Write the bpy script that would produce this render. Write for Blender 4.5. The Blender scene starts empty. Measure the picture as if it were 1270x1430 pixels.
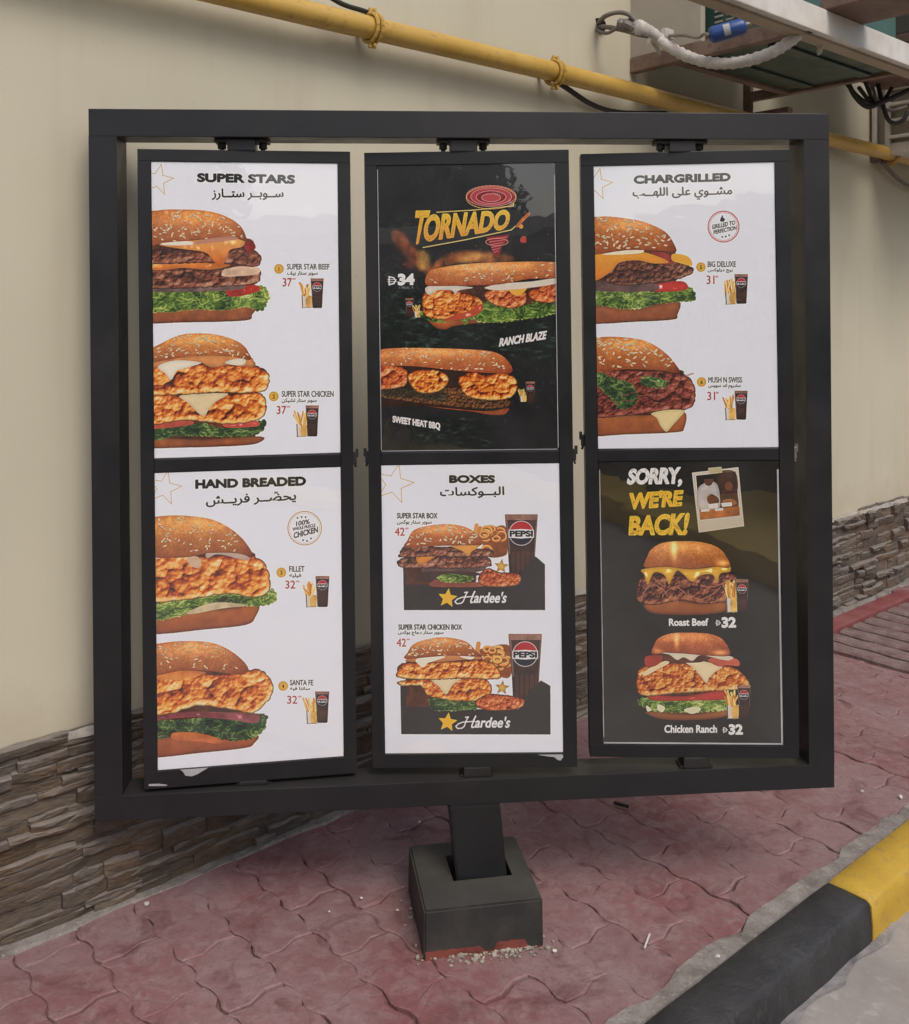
import bpy, bmesh, math, random
import numpy as np
from math import sin, cos, radians, pi
from mathutils import Matrix, Vector

scene = bpy.context.scene
COL = scene.collection
random.seed(7)

# ------------------------------------------------------------------ camera, light, exposure
F, CX, HY, CAMZ = 1350.0, 635.0, 437.0, 1.5          # focal length and horizon of the survey photograph, in its pixels
cam_d = bpy.data.cameras.new('camera')
cam = bpy.data.objects.new('camera', cam_d); COL.objects.link(cam)
cam.location = (0, 0, CAMZ); cam.rotation_euler = (radians(90), 0, 0)
cam_d.sensor_fit = 'HORIZONTAL'; cam_d.sensor_width = 36
cam_d.lens = 36 * F / 1270
cam_d.shift_y = -(715 - HY) / 1270
cam_d.clip_start = 0.05; cam_d.clip_end = 400
scene.camera = cam

SUN_EL, SUN_AZ = 50, 152            # azimuth clockwise from +Y
world = bpy.data.worlds.new('World'); scene.world = world; world.use_nodes = True
wn = world.node_tree.nodes; wl = world.node_tree.links
for n in list(wn): wn.remove(n)
sky = wn.new('ShaderNodeTexSky'); sky.sky_type = 'NISHITA'; sky.sun_disc = False
sky.sun_elevation = radians(SUN_EL); sky.sun_rotation = radians(SUN_AZ)
sky.dust_density = 4.0; sky.air_density = 1.0; sky.ozone_density = 0.6
bg = wn.new('ShaderNodeBackground'); bg.inputs[1].default_value = 0.15
wo = wn.new('ShaderNodeOutputWorld')
wl.new(sky.outputs[0], bg.inputs[0]); wl.new(bg.outputs[0], wo.inputs[0])
sd = bpy.data.lights.new('sun', 'SUN'); sd.energy = 0.95; sd.angle = radians(24); sd.color = (1.0, 0.965, 0.92)
so = bpy.data.objects.new('sun', sd); COL.objects.link(so)
az, el = radians(SUN_AZ), radians(SUN_EL)
sdir = Vector((sin(az) * cos(el), cos(az) * cos(el), sin(el)))
so.rotation_euler = sdir.to_track_quat('Z', 'Y').to_euler(); so.location = (3, -4, 8)
scene.view_settings.view_transform = 'Standard'; scene.view_settings.look = 'None'
scene.view_settings.exposure = 0.08; scene.view_settings.gamma = 1
scene.view_settings.use_curve_mapping = False

# ------------------------------------------------------------------ the wall's own axes
TH = radians(41.0)
WV = Vector((cos(TH), sin(TH), 0))      # along the wall
NV = Vector((sin(TH), -cos(TH), 0))     # out of the wall, towards the lane
DW = 2.43
O_W = Vector((-sin(TH) * DW, cos(TH) * DW, 0))
def W(s, off, z): return O_W + WV * s + NV * off + Vector((0, 0, z))
MW = Matrix(((WV.x, NV.x, 0, O_W.x), (WV.y, NV.y, 0, O_W.y), (0, 0, 1, 0), (0, 0, 0, 1)))   # local (s, off, z); left-handed on purpose handled in mk
def meas(px, py, off):
    """a survey reading: the point `off` metres out of the wall -> (s, off, z)"""
    d = Vector(((px - CX) / F, 1, -(py - HY) / F))
    t = (DW - off) / (-sin(TH) * d.x + cos(TH) * d.y)
    p = Vector((0, 0, CAMZ)) + d * t
    return (p.x * WV.x + p.y * WV.y, off, p.z)

# ------------------------------------------------------------------ object helpers
def tag(o, label=None, cat=None, group=None, kind=None):
    if label: o['label'] = label
    if cat: o['category'] = cat
    if group: o['group'] = group
    if kind: o['kind'] = kind
    return o
def empty(name, loc=(0, 0, 0), rot=None, **k):
    o = bpy.data.objects.new(name, None); COL.objects.link(o); o.location = loc
    o.empty_display_size = 0.1
    if rot is not None: o.rotation_euler = rot
    return tag(o, **k)
def mesh(name, verts, faces, mat, smooth=False):
    me = bpy.data.meshes.new(name); me.from_pydata([tuple(v) for v in verts], [], faces)
    if mat: me.materials.append(mat)
    bm = bmesh.new(); bm.from_mesh(me); bmesh.ops.recalc_face_normals(bm, faces=bm.faces); bm.to_mesh(me); bm.free()
    if smooth:
        for p in me.polygons: p.use_smooth = True
    return me
def link(name, me, parent=None, loc=None):
    o = bpy.data.objects.new(name, me); COL.objects.link(o)
    if parent: o.parent = parent
    if loc is not None: o.location = loc
    return o
class MB:
    """collects vertices and faces for ONE mesh object"""
    def __init__(s): s.v = []; s.f = []
    def add(s, v, f):
        b = len(s.v); s.v += [Vector(x) for x in v]; s.f += [tuple(i + b for i in q) for q in f]; return s
    def box(s, x0, x1, y0, y1, z0, z1, T=None, bev=0.0):
        xs, ys, zs = sorted((x0, x1)), sorted((y0, y1)), sorted((z0, z1))
        if bev <= 0:
            v = [(x, y, z) for x in xs for y in ys for z in zs]
            f = [(0, 1, 3, 2), (4, 6, 7, 5), (0, 4, 5, 1), (2, 3, 7, 6), (0, 2, 6, 4), (1, 5, 7, 3)]
        else:
            bm = bmesh.new(); bmesh.ops.create_cube(bm, size=1)
            for q in bm.verts:
                q.co = Vector((xs[0] + (q.co.x + .5) * (xs[1] - xs[0]), ys[0] + (q.co.y + .5) * (ys[1] - ys[0]), zs[0] + (q.co.z + .5) * (zs[1] - zs[0])))
            bmesh.ops.bevel(bm, geom=list(bm.edges), offset=bev, segments=2, affect='EDGES', profile=0.6)
            bm.verts.index_update(); v = [q.co.copy() for q in bm.verts]; f = [[q.index for q in p.verts] for p in bm.faces]; bm.free()
        if T: v = [T(*q) for q in v]
        return s.add(v, f)
    def tube(s, pts, r, n=10, cap=True):
        pts = [Vector(p) for p in pts]; rr = r if isinstance(r, (list, tuple)) else [r] * len(pts)
        b = len(s.v); up = Vector((0, 0, 1)); prev = None
        for i, p in enumerate(pts):
            t = (pts[min(i + 1, len(pts) - 1)] - pts[max(i - 1, 0)]).normalized()
            if prev is None:
                a = t.cross(up); a = a if a.length > .05 else t.cross(Vector((1, 0, 0)))
            else: a = prev - t * prev.dot(t)
            a.normalize(); prev = a; c = t.cross(a)
            for k in range(n):
                w = 2 * pi * k / n; s.v.append(p + (a * cos(w) + c * sin(w)) * rr[i])
        for i in range(len(pts) - 1):
            for k in range(n):
                k2 = (k + 1) % n; s.f.append((b + i * n + k, b + i * n + k2, b + (i + 1) * n + k2, b + (i + 1) * n + k))
        if cap:
            s.f.append(tuple(b + k for k in range(n))); e = b + (len(pts) - 1) * n; s.f.append(tuple(e + k for k in range(n)))
        return s
    def build(s, name, mat, parent=None, smooth=False):
        return link(name, mesh(name, s.v, s.f, mat, smooth), parent)
def curve_pts(p, n=8):
    p = [Vector(q) for q in p]; out = []
    for i in range(len(p) - 1):
        a, b, c, d = p[max(i - 1, 0)], p[i], p[i + 1], p[min(i + 2, len(p) - 1)]
        for k in range(n):
            t = k / n
            out.append(0.5 * ((2 * b) + (c - a) * t + (2 * a - 5 * b + 4 * c - d) * t * t + (3 * b - a - 3 * c + d) * t ** 3))
    out.append(p[-1]); return out

# ------------------------------------------------------------------ materials
def new_mat(name):
    m = bpy.data.materials.new(name); m.use_nodes = True; nt = m.node_tree
    b = nt.nodes['Principled BSDF']; return m, nt, b
def nd(nt, t, **k):
    n = nt.nodes.new(t)
    for a, v in k.items():
        if a.startswith('i_'): n.inputs[a[2:].replace('_', ' ')].default_value = v
        else: setattr(n, a, v)
    return n
def ramp(nt, src, stops):
    r = nd(nt, 'ShaderNodeValToRGB'); e = r.color_ramp.elements
    while len(e) < len(stops): e.new(0.5)
    for i, (p, c) in enumerate(stops):
        e[i].position = p; e[i].color = (*c, 1) if len(c) == 3 else c
    nt.links.new(src, r.inputs[0]); return r.outputs[0]
def mixc(nt, f, a, b, mode='MIX'):
    n = nd(nt, 'ShaderNodeMix', data_type='RGBA', blend_type=mode)
    for sock, v in ((n.inputs['Factor'], f), (n.inputs[6], a), (n.inputs[7], b)):
        if hasattr(v, 'is_linked'): nt.links.new(v, sock)
        elif isinstance(v, tuple): sock.default_value = (*v, 1)
        else: sock.default_value = v
    return n.outputs[2]
def noise(nt, scale, detail=5, rough=.55, dist=0, vec=None, mapsc=None):
    tc = nd(nt, 'ShaderNodeTexCoord'); n = nd(nt, 'ShaderNodeTexNoise', i_Scale=scale, i_Detail=detail, i_Roughness=rough, i_Distortion=dist)
    src = tc.outputs['Object'] if vec is None else vec
    if mapsc:
        mp = nd(nt, 'ShaderNodeMapping'); mp.inputs['Scale'].default_value = mapsc; nt.links.new(src, mp.inputs[0]); src = mp.outputs[0]
    nt.links.new(src, n.inputs['Vector']); return n.outputs['Fac']
def bump(nt, b, h, strength, dist):
    n = nd(nt, 'ShaderNodeBump', i_Strength=strength, i_Distance=dist); nt.links.new(h, n.inputs['Height']); nt.links.new(n.outputs[0], b.inputs['Normal']); return n
def geo_vec(nt):
    g = nd(nt, 'ShaderNodeNewGeometry'); return g.outputs['Position']
def objrand(nt): return nd(nt, 'ShaderNodeObjectInfo').outputs['Random']

def simple(name, c, rough=.5, metal=0.0, c2=None, sc=8, bs=.1, bd=.002):
    m, nt, b = new_mat(name); f = noise(nt, sc, 6, .6, vec=geo_vec(nt))
    c2 = c2 or tuple(x * .7 for x in c)
    nt.links.new(ramp(nt, f, [(.35, c2), (.62, c)]), b.inputs['Base Color'])
    b.inputs['Roughness'].default_value = rough; b.inputs['Metallic'].default_value = metal
    bump(nt, b, noise(nt, sc * 9, 4, .6, vec=geo_vec(nt)), bs, bd); return m

def m_plaster():
    m, nt, b = new_mat('plaster'); P = geo_vec(nt)
    big = noise(nt, 1.1, 4, .5, vec=P); c = ramp(nt, big, [(.3, (.475, .445, .34)), (.7, (.55, .52, .405))])
    streak = noise(nt, 3.0, 6, .6, vec=P, mapsc=(3.0, 3.0, .35))
    c = mixc(nt, ramp(nt, streak, [(.50, (0, 0, 0)), (.75, (.35, .35, .35))]), c, (.43, .375, .285))
    v = nd(nt, 'ShaderNodeTexVoronoi', i_Scale=9); nt.links.new(P, v.inputs['Vector'])
    c = mixc(nt, ramp(nt, v.outputs['Distance'], [(.0, (.7, .7, .7)), (.035, (0, 0, 0))]), c, (.30, .25, .18))
    # splashed grime just over the stone plinth
    sx = nd(nt, 'ShaderNodeSeparateXYZ'); nt.links.new(P, sx.inputs[0])
    ad = nd(nt, 'ShaderNodeMath', operation='MULTIPLY_ADD'); ad.inputs[1].default_value = 1; nt.links.new(sx.outputs[2], ad.inputs[0])
    n2 = nd(nt, 'ShaderNodeMath', operation='MULTIPLY'); n2.inputs[1].default_value = .35; nt.links.new(noise(nt, 6, 5, .6, vec=P), n2.inputs[0]); nt.links.new(n2.outputs[0], ad.inputs[2])
    c = mixc(nt, ramp(nt, ad.outputs[0], [(.60, (.55, .55, .55)), (.80, (0, 0, 0))]), c, (.40, .34, .25))
    nt.links.new(c, b.inputs['Base Color']); b.inputs['Roughness'].default_value = .8
    bump(nt, b, noise(nt, 90, 4, .6, vec=P), .25, .002); return m

def m_stone():
    m, nt, b = new_mat('ledge_stone'); P = geo_vec(nt); r = objrand(nt)
    base = ramp(nt, r, [(0, (.075, .052, .036)), (.2, (.165, .125, .088)), (.4, (.085, .068, .052)), (.6, (.22, .185, .145)), (.8, (.135, .088, .05)), (1, (.17, .155, .14))])
    base = mixc(nt, ramp(nt, noise(nt, 3.5, 3, .5, vec=P), [(.4, (0, 0, 0)), (.62, (.7, .7, .7))]), base, (.13, .115, .10))
    n1 = noise(nt, 16, 7, .65, .4, vec=P, mapsc=(1, 1, 3.2))
    c = mixc(nt, ramp(nt, n1, [(.34, (.72, .72, .72)), (.54, (0, 0, 0))]), base, (.045, .033, .025))
    rust = noise(nt, 5, 4, .6, vec=P)
    c = mixc(nt, ramp(nt, rust, [(.52, (0, 0, 0)), (.72, (.45, .45, .45))]), c, (.23, .135, .065))
    pale = noise(nt, 30, 6, .7, 1.0, vec=P, mapsc=(1, 1, 2.5))
    c = mixc(nt, ramp(nt, pale, [(.58, (0, 0, 0)), (.72, (.5, .5, .5))]), c, (.33, .30, .26))
    g = nd(nt, 'ShaderNodeNewGeometry'); sx = nd(nt, 'ShaderNodeSeparateXYZ'); nt.links.new(g.outputs['Normal'], sx.inputs[0])
    c = mixc(nt, ramp(nt, sx.outputs[2], [(.25, (0, 0, 0)), (.8, (.75, .75, .75))]), c, (.28, .25, .225))       # dust on the ledges, also painting in their light-catching tops
    nt.links.new(c, b.inputs['Base Color']); b.inputs['Roughness'].default_value = .7
    bump(nt, b, noise(nt, 34, 8, .7, .5, vec=P, mapsc=(1, 1, 3.5)), 1.0, .014); return m

def m_paver():
    m, nt, b = new_mat('painted_paver'); P = geo_vec(nt); r = objrand(nt)
    base = ramp(nt, r, [(0, (.205, .078, .084)), (.35, (.23, .094, .10)), (.7, (.19, .070, .074)), (1, (.245, .108, .112))])
    dust = noise(nt, 2.6, 7, .62, .3, vec=P)
    c = mixc(nt, ramp(nt, dust, [(.36, (0, 0, 0)), (.62, (.75, .75, .75))]), base, (.27, .19, .195))
    fine = noise(nt, 22, 8, .7, .6, vec=P)
    c = mixc(nt, ramp(nt, fine, [(.46, (0, 0, 0)), (.66, (.7, .7, .7))]), c, (.30, .215, .215))
    dark = noise(nt, 7, 6, .7, 1.2, vec=P)
    c = mixc(nt, ramp(nt, dark, [(.32, (.75, .75, .75)), (.46, (0, 0, 0))]), c, (.12, .042, .045))
    grit = noise(nt, 48, 6, .75, vec=P)
    c = mixc(nt, ramp(nt, grit, [(.36, (.5, .5, .5)), (.48, (0, 0, 0))]), c, (.15, .08, .08))
    sp = noise(nt, 75, 3, .6, vec=P)
    c = mixc(nt, ramp(nt, sp, [(.70, (0, 0, 0)), (.76, (.6, .6, .6))]), c, (.40, .33, .32))
    nt.links.new(c, b.inputs['Base Color']); b.inputs['Roughness'].default_value = .62
    bump(nt, b, noise(nt, 26, 9, .72, .3, vec=P), .8, .006); return m

def m_blend(name, a, b2, sc, lo, hi, rough=.8, bs=.5, bd=.004, c3=None):
    m, nt, b = new_mat(name); P = geo_vec(nt)
    c = ramp(nt, noise(nt, sc, 8, .65, .4, vec=P), [(lo, a), (hi, b2)])
    if c3: c = mixc(nt, ramp(nt, noise(nt, sc * 7, 6, .7, vec=P), [(.55, (0, 0, 0)), (.68, (.8, .8, .8))]), c, c3)
    nt.links.new(c, b.inputs['Base Color']); b.inputs['Roughness'].default_value = rough
    bump(nt, b, noise(nt, sc * 12, 6, .7, vec=P), bs, bd); return m

def m_paint(name, c, dust, amt, rough=.38, sc=4):
    m, nt, b = new_mat(name); P = geo_vec(nt)
    k = mixc(nt, ramp(nt, noise(nt, sc, 7, .65, .2, vec=P), [(.45, (0, 0, 0)), (.75, (amt,) * 3)]), c, dust)
    scr = noise(nt, 60, 2, .5, 0, vec=P, mapsc=(1, 1, .08))
    k = mixc(nt, ramp(nt, scr, [(.75, (0, 0, 0)), (.79, (.25,) * 3)]), k, dust)
    g = nd(nt, 'ShaderNodeNewGeometry'); s = nd(nt, 'ShaderNodeSeparateXYZ'); nt.links.new(g.outputs['Normal'], s.inputs[0])
    up = ramp(nt, s.outputs[2], [(.7, (0, 0, 0)), (.98, (.35, .35, .35))])     # dust settled on upward faces
    k = mixc(nt, up, k, dust)
    nt.links.new(k, b.inputs['Base Color'])
    b.inputs['Specular IOR Level'].default_value = .38
    rr = ramp(nt, noise(nt, 9, 6, .6, vec=P), [(.35, (rough,) * 3), (.7, (rough + .18,) * 3)]); nt.links.new(rr, b.inputs['Roughness'])
    bump(nt, b, noise(nt, 160, 3, .6, vec=P), .12, .0008); return m

M = {}
M['plaster'] = m_plaster(); M['stone'] = m_stone(); M['paver'] = m_paver()
M['mortar'] = m_blend('grey_mortar', (.17, .145, .13), (.38, .345, .32), 14, .35, .65, .9, .9, .007, (.48, .45, .42))
M['stone_joint'] = m_blend('stone_joint', (.035, .028, .022), (.09, .075, .06), 14, .35, .65, .95)
M['joint'] = m_blend('joint_dirt', (.10, .04, .042), (.22, .11, .11), 6, .36, .60, .95, .8, .004, (.30, .22, .21))
M['road'] = m_blend('concrete_road', (.27, .245, .225), (.36, .335, .31), 3, .35, .65, .85, .5, .005, (.42, .40, .37))
M['kerb_black'] = m_blend('black_kerb_paint', (.017, .017, .019), (.050, .050, .052), 4, .35, .7, .55, .9, .007, (.058, .057, .056))
M['kerb_yellow'] = m_blend('yellow_kerb_paint', (.47, .29, .028), (.57, .37, .045), 5, .35, .7, .6, .6, .005, (.34, .23, .08))
M['frame'] = m_paint('dark_frame_paint', (.0135, .014, .0165), (.048, .044, .040), .28, .33)
M['panel'] = m_paint('panel_paint', (.0125, .013, .0155), (.048, .044, .040), .22, .31)
M['base'] = m_paint('base_paint', (.026, .027, .027), (.085, .08, .07), .6, .5, 7)
M['black'] = simple('black_rubber', (.018, .017, .017), .5)
M['hole'] = simple('dark_void', (.006, .006, .006), .9)
M['chrome'] = simple('scratched_steel', (.5, .5, .5), .35, 1)
M['redpaint'] = m_blend('red_primer', (.13, .028, .022), (.21, .055, .042), 14, .4, .6, .7)
M['pipe'] = m_blend('yellow_pipe_paint', (.47, .285, .05), (.55, .355, .085), 4, .35, .65, .36, .25, .001, (.36, .22, .06))
M['white_metal'] = m_paint('white_metal', (.66, .64, .60), (.36, .31, .25), .7, .4, 5)
M['tan_metal'] = m_paint('tan_metal', (.38, .31, .23), (.22, .16, .11), .6, .5, 5)
M['grey_sheet'] = m_paint('grey_sheet', (.30, .29, .27), (.20, .18, .15), .5, .42, 4)
M['beige_sheet'] = m_paint('beige_sheet', (.40, .36, .30), (.24, .20, .16), .5, .45, 4)
M['rust'] = m_blend('rusty_steel', (.13, .082, .06), (.23, .155, .12), 8, .35, .65, .7, .5, .003, (.09, .05, .04))
M['green'] = m_paint('green_casing', (.040, .098, .070), (.08, .09, .075), .5, .35, 4)
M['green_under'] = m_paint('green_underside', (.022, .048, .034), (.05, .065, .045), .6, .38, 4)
M['blue'] = simple('blue_enamel', (.030, .075, .27), .3, sc=12)
M['tape'] = m_blend('white_tape', (.46, .43, .40), (.60, .57, .53), 26, .35, .6, .6, .7, .004, (.28, .26, .25))
M['cable_grey'] = simple('grey_cable', (.17, .15, .13), .55)
M['copper'] = simple('dull_pipe', (.30, .27, .24), .4, .6)
M['paper'] = simple('paper_scrap', (.46, .46, .48), .7)
M['gravel'] = m_blend('gravel', (.22, .19, .15), (.46, .42, .35), 40, .35, .65, .85)
M['litter'] = simple('pale_litter', (.70, .67, .62), .7)
M['leaf'] = m_blend('leaf', (.030, .062, .018), (.07, .12, .035), 3, .35, .65, .6)
M['bark'] = simple('bark', (.12, .09, .06), .9)
M['slab'] = m_blend('worn_slab', (.165, .10, .098), (.27, .20, .195), 16, .35, .62, .85, .9, .006, (.15, .06, .06))
M['groove'] = simple('groove_shade', (.022, .012, .010), .9)  # near-black that stands in for shade between the slabs
M['redstrip'] = m_blend('red_strip', (.20, .045, .048), (.27, .10, .10), 8, .35, .65, .75, .6, .004)

def m_pane():
    m = bpy.data.materials.new('clear_acrylic'); m.use_nodes = True; nt = m.node_tree
    for n in list(nt.nodes): nt.nodes.remove(n)
    out = nd(nt, 'ShaderNodeOutputMaterial'); mx = nd(nt, 'ShaderNodeMixShader'); tr = nd(nt, 'ShaderNodeBsdfTransparent'); gl = nd(nt, 'ShaderNodeBsdfGlossy')
    tr.inputs[0].default_value = (.985, .985, .985, 1); gl.inputs['Roughness'].default_value = .012
    fr = nd(nt, 'ShaderNodeFresnel'); fr.inputs['IOR'].default_value = 1.98
    P = geo_vec(nt); bp = nd(nt, 'ShaderNodeBump', i_Strength=.35, i_Distance=.006)
    nt.links.new(noise(nt, 3.2, 3, .45, .3, vec=P), bp.inputs['Height']); nt.links.new(bp.outputs[0], gl.inputs['Normal'])
    gg = nd(nt, 'ShaderNodeNewGeometry'); iv = nd(nt, 'ShaderNodeMath', operation='SUBTRACT'); iv.inputs[0].default_value = 1; nt.links.new(gg.outputs['Backfacing'], iv.inputs[1])
    mu = nd(nt, 'ShaderNodeMath', operation='MULTIPLY'); nt.links.new(fr.outputs[0], mu.inputs[0]); nt.links.new(iv.outputs[0], mu.inputs[1])
    nt.links.new(mu.outputs[0], mx.inputs[0]); nt.links.new(tr.outputs[0], mx.inputs[1]); nt.links.new(gl.outputs[0], mx.inputs[2])
    df = nd(nt, 'ShaderNodeBsdfDiffuse'); df.inputs[0].default_value = (.74, .77, .80, 1); m2 = nd(nt, 'ShaderNodeMixShader')      # dust smears mixed in to paint a glare haze over the prints
    k1 = ramp(nt, noise(nt, 2.4, 5, .6, 1.4, vec=P, mapsc=(1, 1, .7)), [(.32, (.004,) * 3), (.74, (.034,) * 3)])
    m3 = nd(nt, 'ShaderNodeMath', operation='MULTIPLY'); nt.links.new(k1, m3.inputs[0]); nt.links.new(iv.outputs[0], m3.inputs[1])
    nt.links.new(m3.outputs[0], m2.inputs[0]); nt.links.new(mx.outputs[0], m2.inputs[1]); nt.links.new(df.outputs[0], m2.inputs[2]); nt.links.new(m2.outputs[0], out.inputs[0])
    return m
M['pane'] = m_pane()

# ================================================================== SETTING
KB, KF = 1.150, 1.268              # kerb back and front, metres out of the wall
ROADZ = -0.105
# bedding under the pavers, road, far ground
o = MB().add([W(-4, -.3, -.012), W(14, -.3, -.012), W(14, KB, -.012), W(-4, KB, -.012), W(-4, -.3, -.3), W(14, -.3, -.3), W(14, KB, -.3), W(-4, KB, -.3)],
             [(0, 1, 2, 3), (4, 5, 6, 7), (0, 1, 5, 4), (1, 2, 6, 5), (2, 3, 7, 6), (3, 0, 4, 7)]).build('pavement_bed', M['joint'])
tag(o, kind='structure')
# road: a gently uneven sheet
v = []; f = []; nx, ny = 60, 40
xs = np.concatenate([np.linspace(-60, -3, 10, endpoint=False), np.linspace(-3, 8, 40, endpoint=False), np.linspace(8, 70, 11)])
ys = np.concatenate([np.linspace(KB - .02, 5.2, 30, endpoint=False), np.linspace(5.2, 70, 11)])
for i, x in enumerate(xs):
    for j, y in enumerate(ys):
        v.append(W(x, y, ROADZ + (.004 * sin(x * 5.1) * sin(y * 4.3) + random.uniform(-.002, .002) if y > KB else 0)))
for i in range(len(xs) - 1):
    for j in range(len(ys) - 1):
        a = i * len(ys) + j; f.append((a, a + 1, a + len(ys) + 1, a + len(ys)))
o = link('road', mesh('road', v, f, M['road'], True)); tag(o, kind='structure')

# wall
o = MB().box(-9, 14, -.30, 0, -.3, 6.5, W).build('building_wall', M['plaster'])
tag(o, 'long beige plastered building wall behind the menu board above the stone plinth', 'wall')

# -- ledge stone plinth: every stone is a piece
plinth = empty('stone_plinth', W(0, 0, 0), label='low plinth of rough brown ledge stones along the foot of the beige wall', cat='plinth')
PL0 = O_W.copy()
def PW(s, off, z): return W(s, off, z) - PL0
MB().box(-3, 12, .001, .006, -.02, .455, PW).build('mortar_bed', M['stone_joint'], plinth)
def stone_mesh(L, H, D, rnd):
    nx = max(3, min(7, int(L / .035) + 2)); nz = 4
    V = []; Fc = []
    slope = rnd.uniform(-.12, .12) * H; fold = rnd.uniform(.45, .85); lean = rnd.uniform(.15, .4)
    prof = [.62, .86, 1.0, .96, .66]
    if rnd.random() < .3: prof = [.80, .95, .93, .88, .58]
    ph = rnd.uniform(0, 6)
    for j in range(nz + 1):
        for i in range(nx + 1):
            u, w = i / nx, (0, .12, .5, .84, 1)[j]
            ex = (i in (0, nx)); ez = (j in (0, nz))
            d = D * prof[j] * (rnd.uniform(.84, 1.05)) - (rnd.uniform(.001, .006) if ex else 0)
            d = max(d, .009)
            x = u * L + (rnd.uniform(-.008, .008) if 0 < i < nx else rnd.uniform(-.001, .001))
            z = w * H + slope * (u - .5) + sin(u * 5 + ph) * .002 + rnd.uniform(-.002, .002)
            V.append((x, d, z))
    n1 = (nx + 1)
    for j in range(nz):
        for i in range(nx):
            a = j * n1 + i
            if rnd.random() < .5: Fc += [(a, a + 1, a + n1 + 1), (a, a + n1 + 1, a + n1)]
            else: Fc += [(a, a + 1, a + n1), (a + 1, a + n1 + 1, a + n1)]
    # sides back to the bed
    ring = [i for i in range(n1)] + [j * n1 + nx for j in range(1, nz + 1)] + [nz * n1 + i for i in range(nx - 1, -1, -1)] + [j * n1 for j in range(nz - 1, 0, -1)]
    b = len(V)
    for i in ring: V.append((V[i][0], .003, V[i][2]))
    for k in range(len(ring)):
        k2 = (k + 1) % len(ring); Fc.append((ring[k], ring[k2], b + k2, b + k))
    return V, Fc
rs = random.Random(11)
stones = []
def courses(s0, s1):
    s = s0
    while s < s1:                              # blocks of thin courses of differing layout
        bl = rs.uniform(.28, .52); z = -.01; top = .468 + rs.uniform(-.012, .014)
        while z < top - .012:
            h = rs.choice([.014, .017, .020, .024, .028, .034, .040, .055]) * rs.uniform(.9, 1.1)
            if top - z - h < .018: h = top - z
            x = s + rs.uniform(-.022, .0); e = s + bl + rs.uniform(.0, .022)
            while x < e - .02:
                L = rs.uniform(.07, .28) if h < .045 else rs.uniform(.06, .15)
                if e - x - L < .05: L = e - x
                stones.append((x, z, L - .0008, h + .0012, rs.choice([.012, .018, .024, .032 if x < 1.5 else .044]) * rs.uniform(.85, 1.0)))
                x += L
            z += h
        s += bl
courses(-1.2, 7.5)
# how large each shows from the lane decides which are separate pieces
vis = []
for k, (x, z, L, h, d) in enumerate(stones):
    p = W(x + L / 2, .03, z + h / 2)
    px, py = CX + F * p.x / p.y, HY - F * (p.z - CAMZ) / p.y
    w_ = -10 < px < 1290 and p.y > .5
    front = (135 < px < 1165) and (py < 1100)
    gap = any(a < px < b for a, b in ((165, 205), (490, 525), (795, 830)))
    vis.append(((L * h / p.y ** 2) * (0 if not w_ else (.15 if front and not gap else 1)), k))
vis.sort(reverse=True); single = set(k for v_, k in vis[:296])
rest = MB()
for k, (x, z, L, h, d) in enumerate(stones):
    V, Fc = stone_mesh(L, h, d, rs)
    if k in single:
        o = link('stone', mesh('stone', [WV * a[0] + NV * a[1] + Vector((0, 0, a[2])) for a in V], Fc, M['stone']), plinth, PW(x, 0, z))
    else:
        rest.add([PW(x + a[0], a[1], z + a[2]) for a in V], Fc)
o = rest.build('far_stones', M['stone'], plinth); o['kind'] = 'stuff'
# cement run along the top and the foot of the stones
def ragged_strip(s0, s1, off0, off1, z0, z1, amp, n, rnd):
    mb = MB(); V = []; Fc = []
    for i in range(n + 1):
        s = s0 + (s1 - s0) * i / n; a = off1 + rnd.uniform(-amp, amp); zz = z1 + rnd.uniform(-.004, .004)
        V += [PW(s, off0, z0), PW(s, off0, zz), PW(s, a * .8, zz), PW(s, a, z0)]
    for i in range(n):
        a = 4 * i
        for q in range(3): Fc.append((a + q, a + q + 1, a + q + 5, a + q + 4))
    return mb.add(V, Fc)
ragged_strip(-1, 7, .004, .052, -.03, .006, .014, 90, rs).build('foot_mortar', M['mortar'], plinth)
ragged_strip(-1, 7, .002, .018, .449, .468, .009, 220, rs).build('top_mortar', m_blend('plaster_smear', (.30, .28, .25), (.46, .43, .38), 20, .4, .6), plinth)

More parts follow.
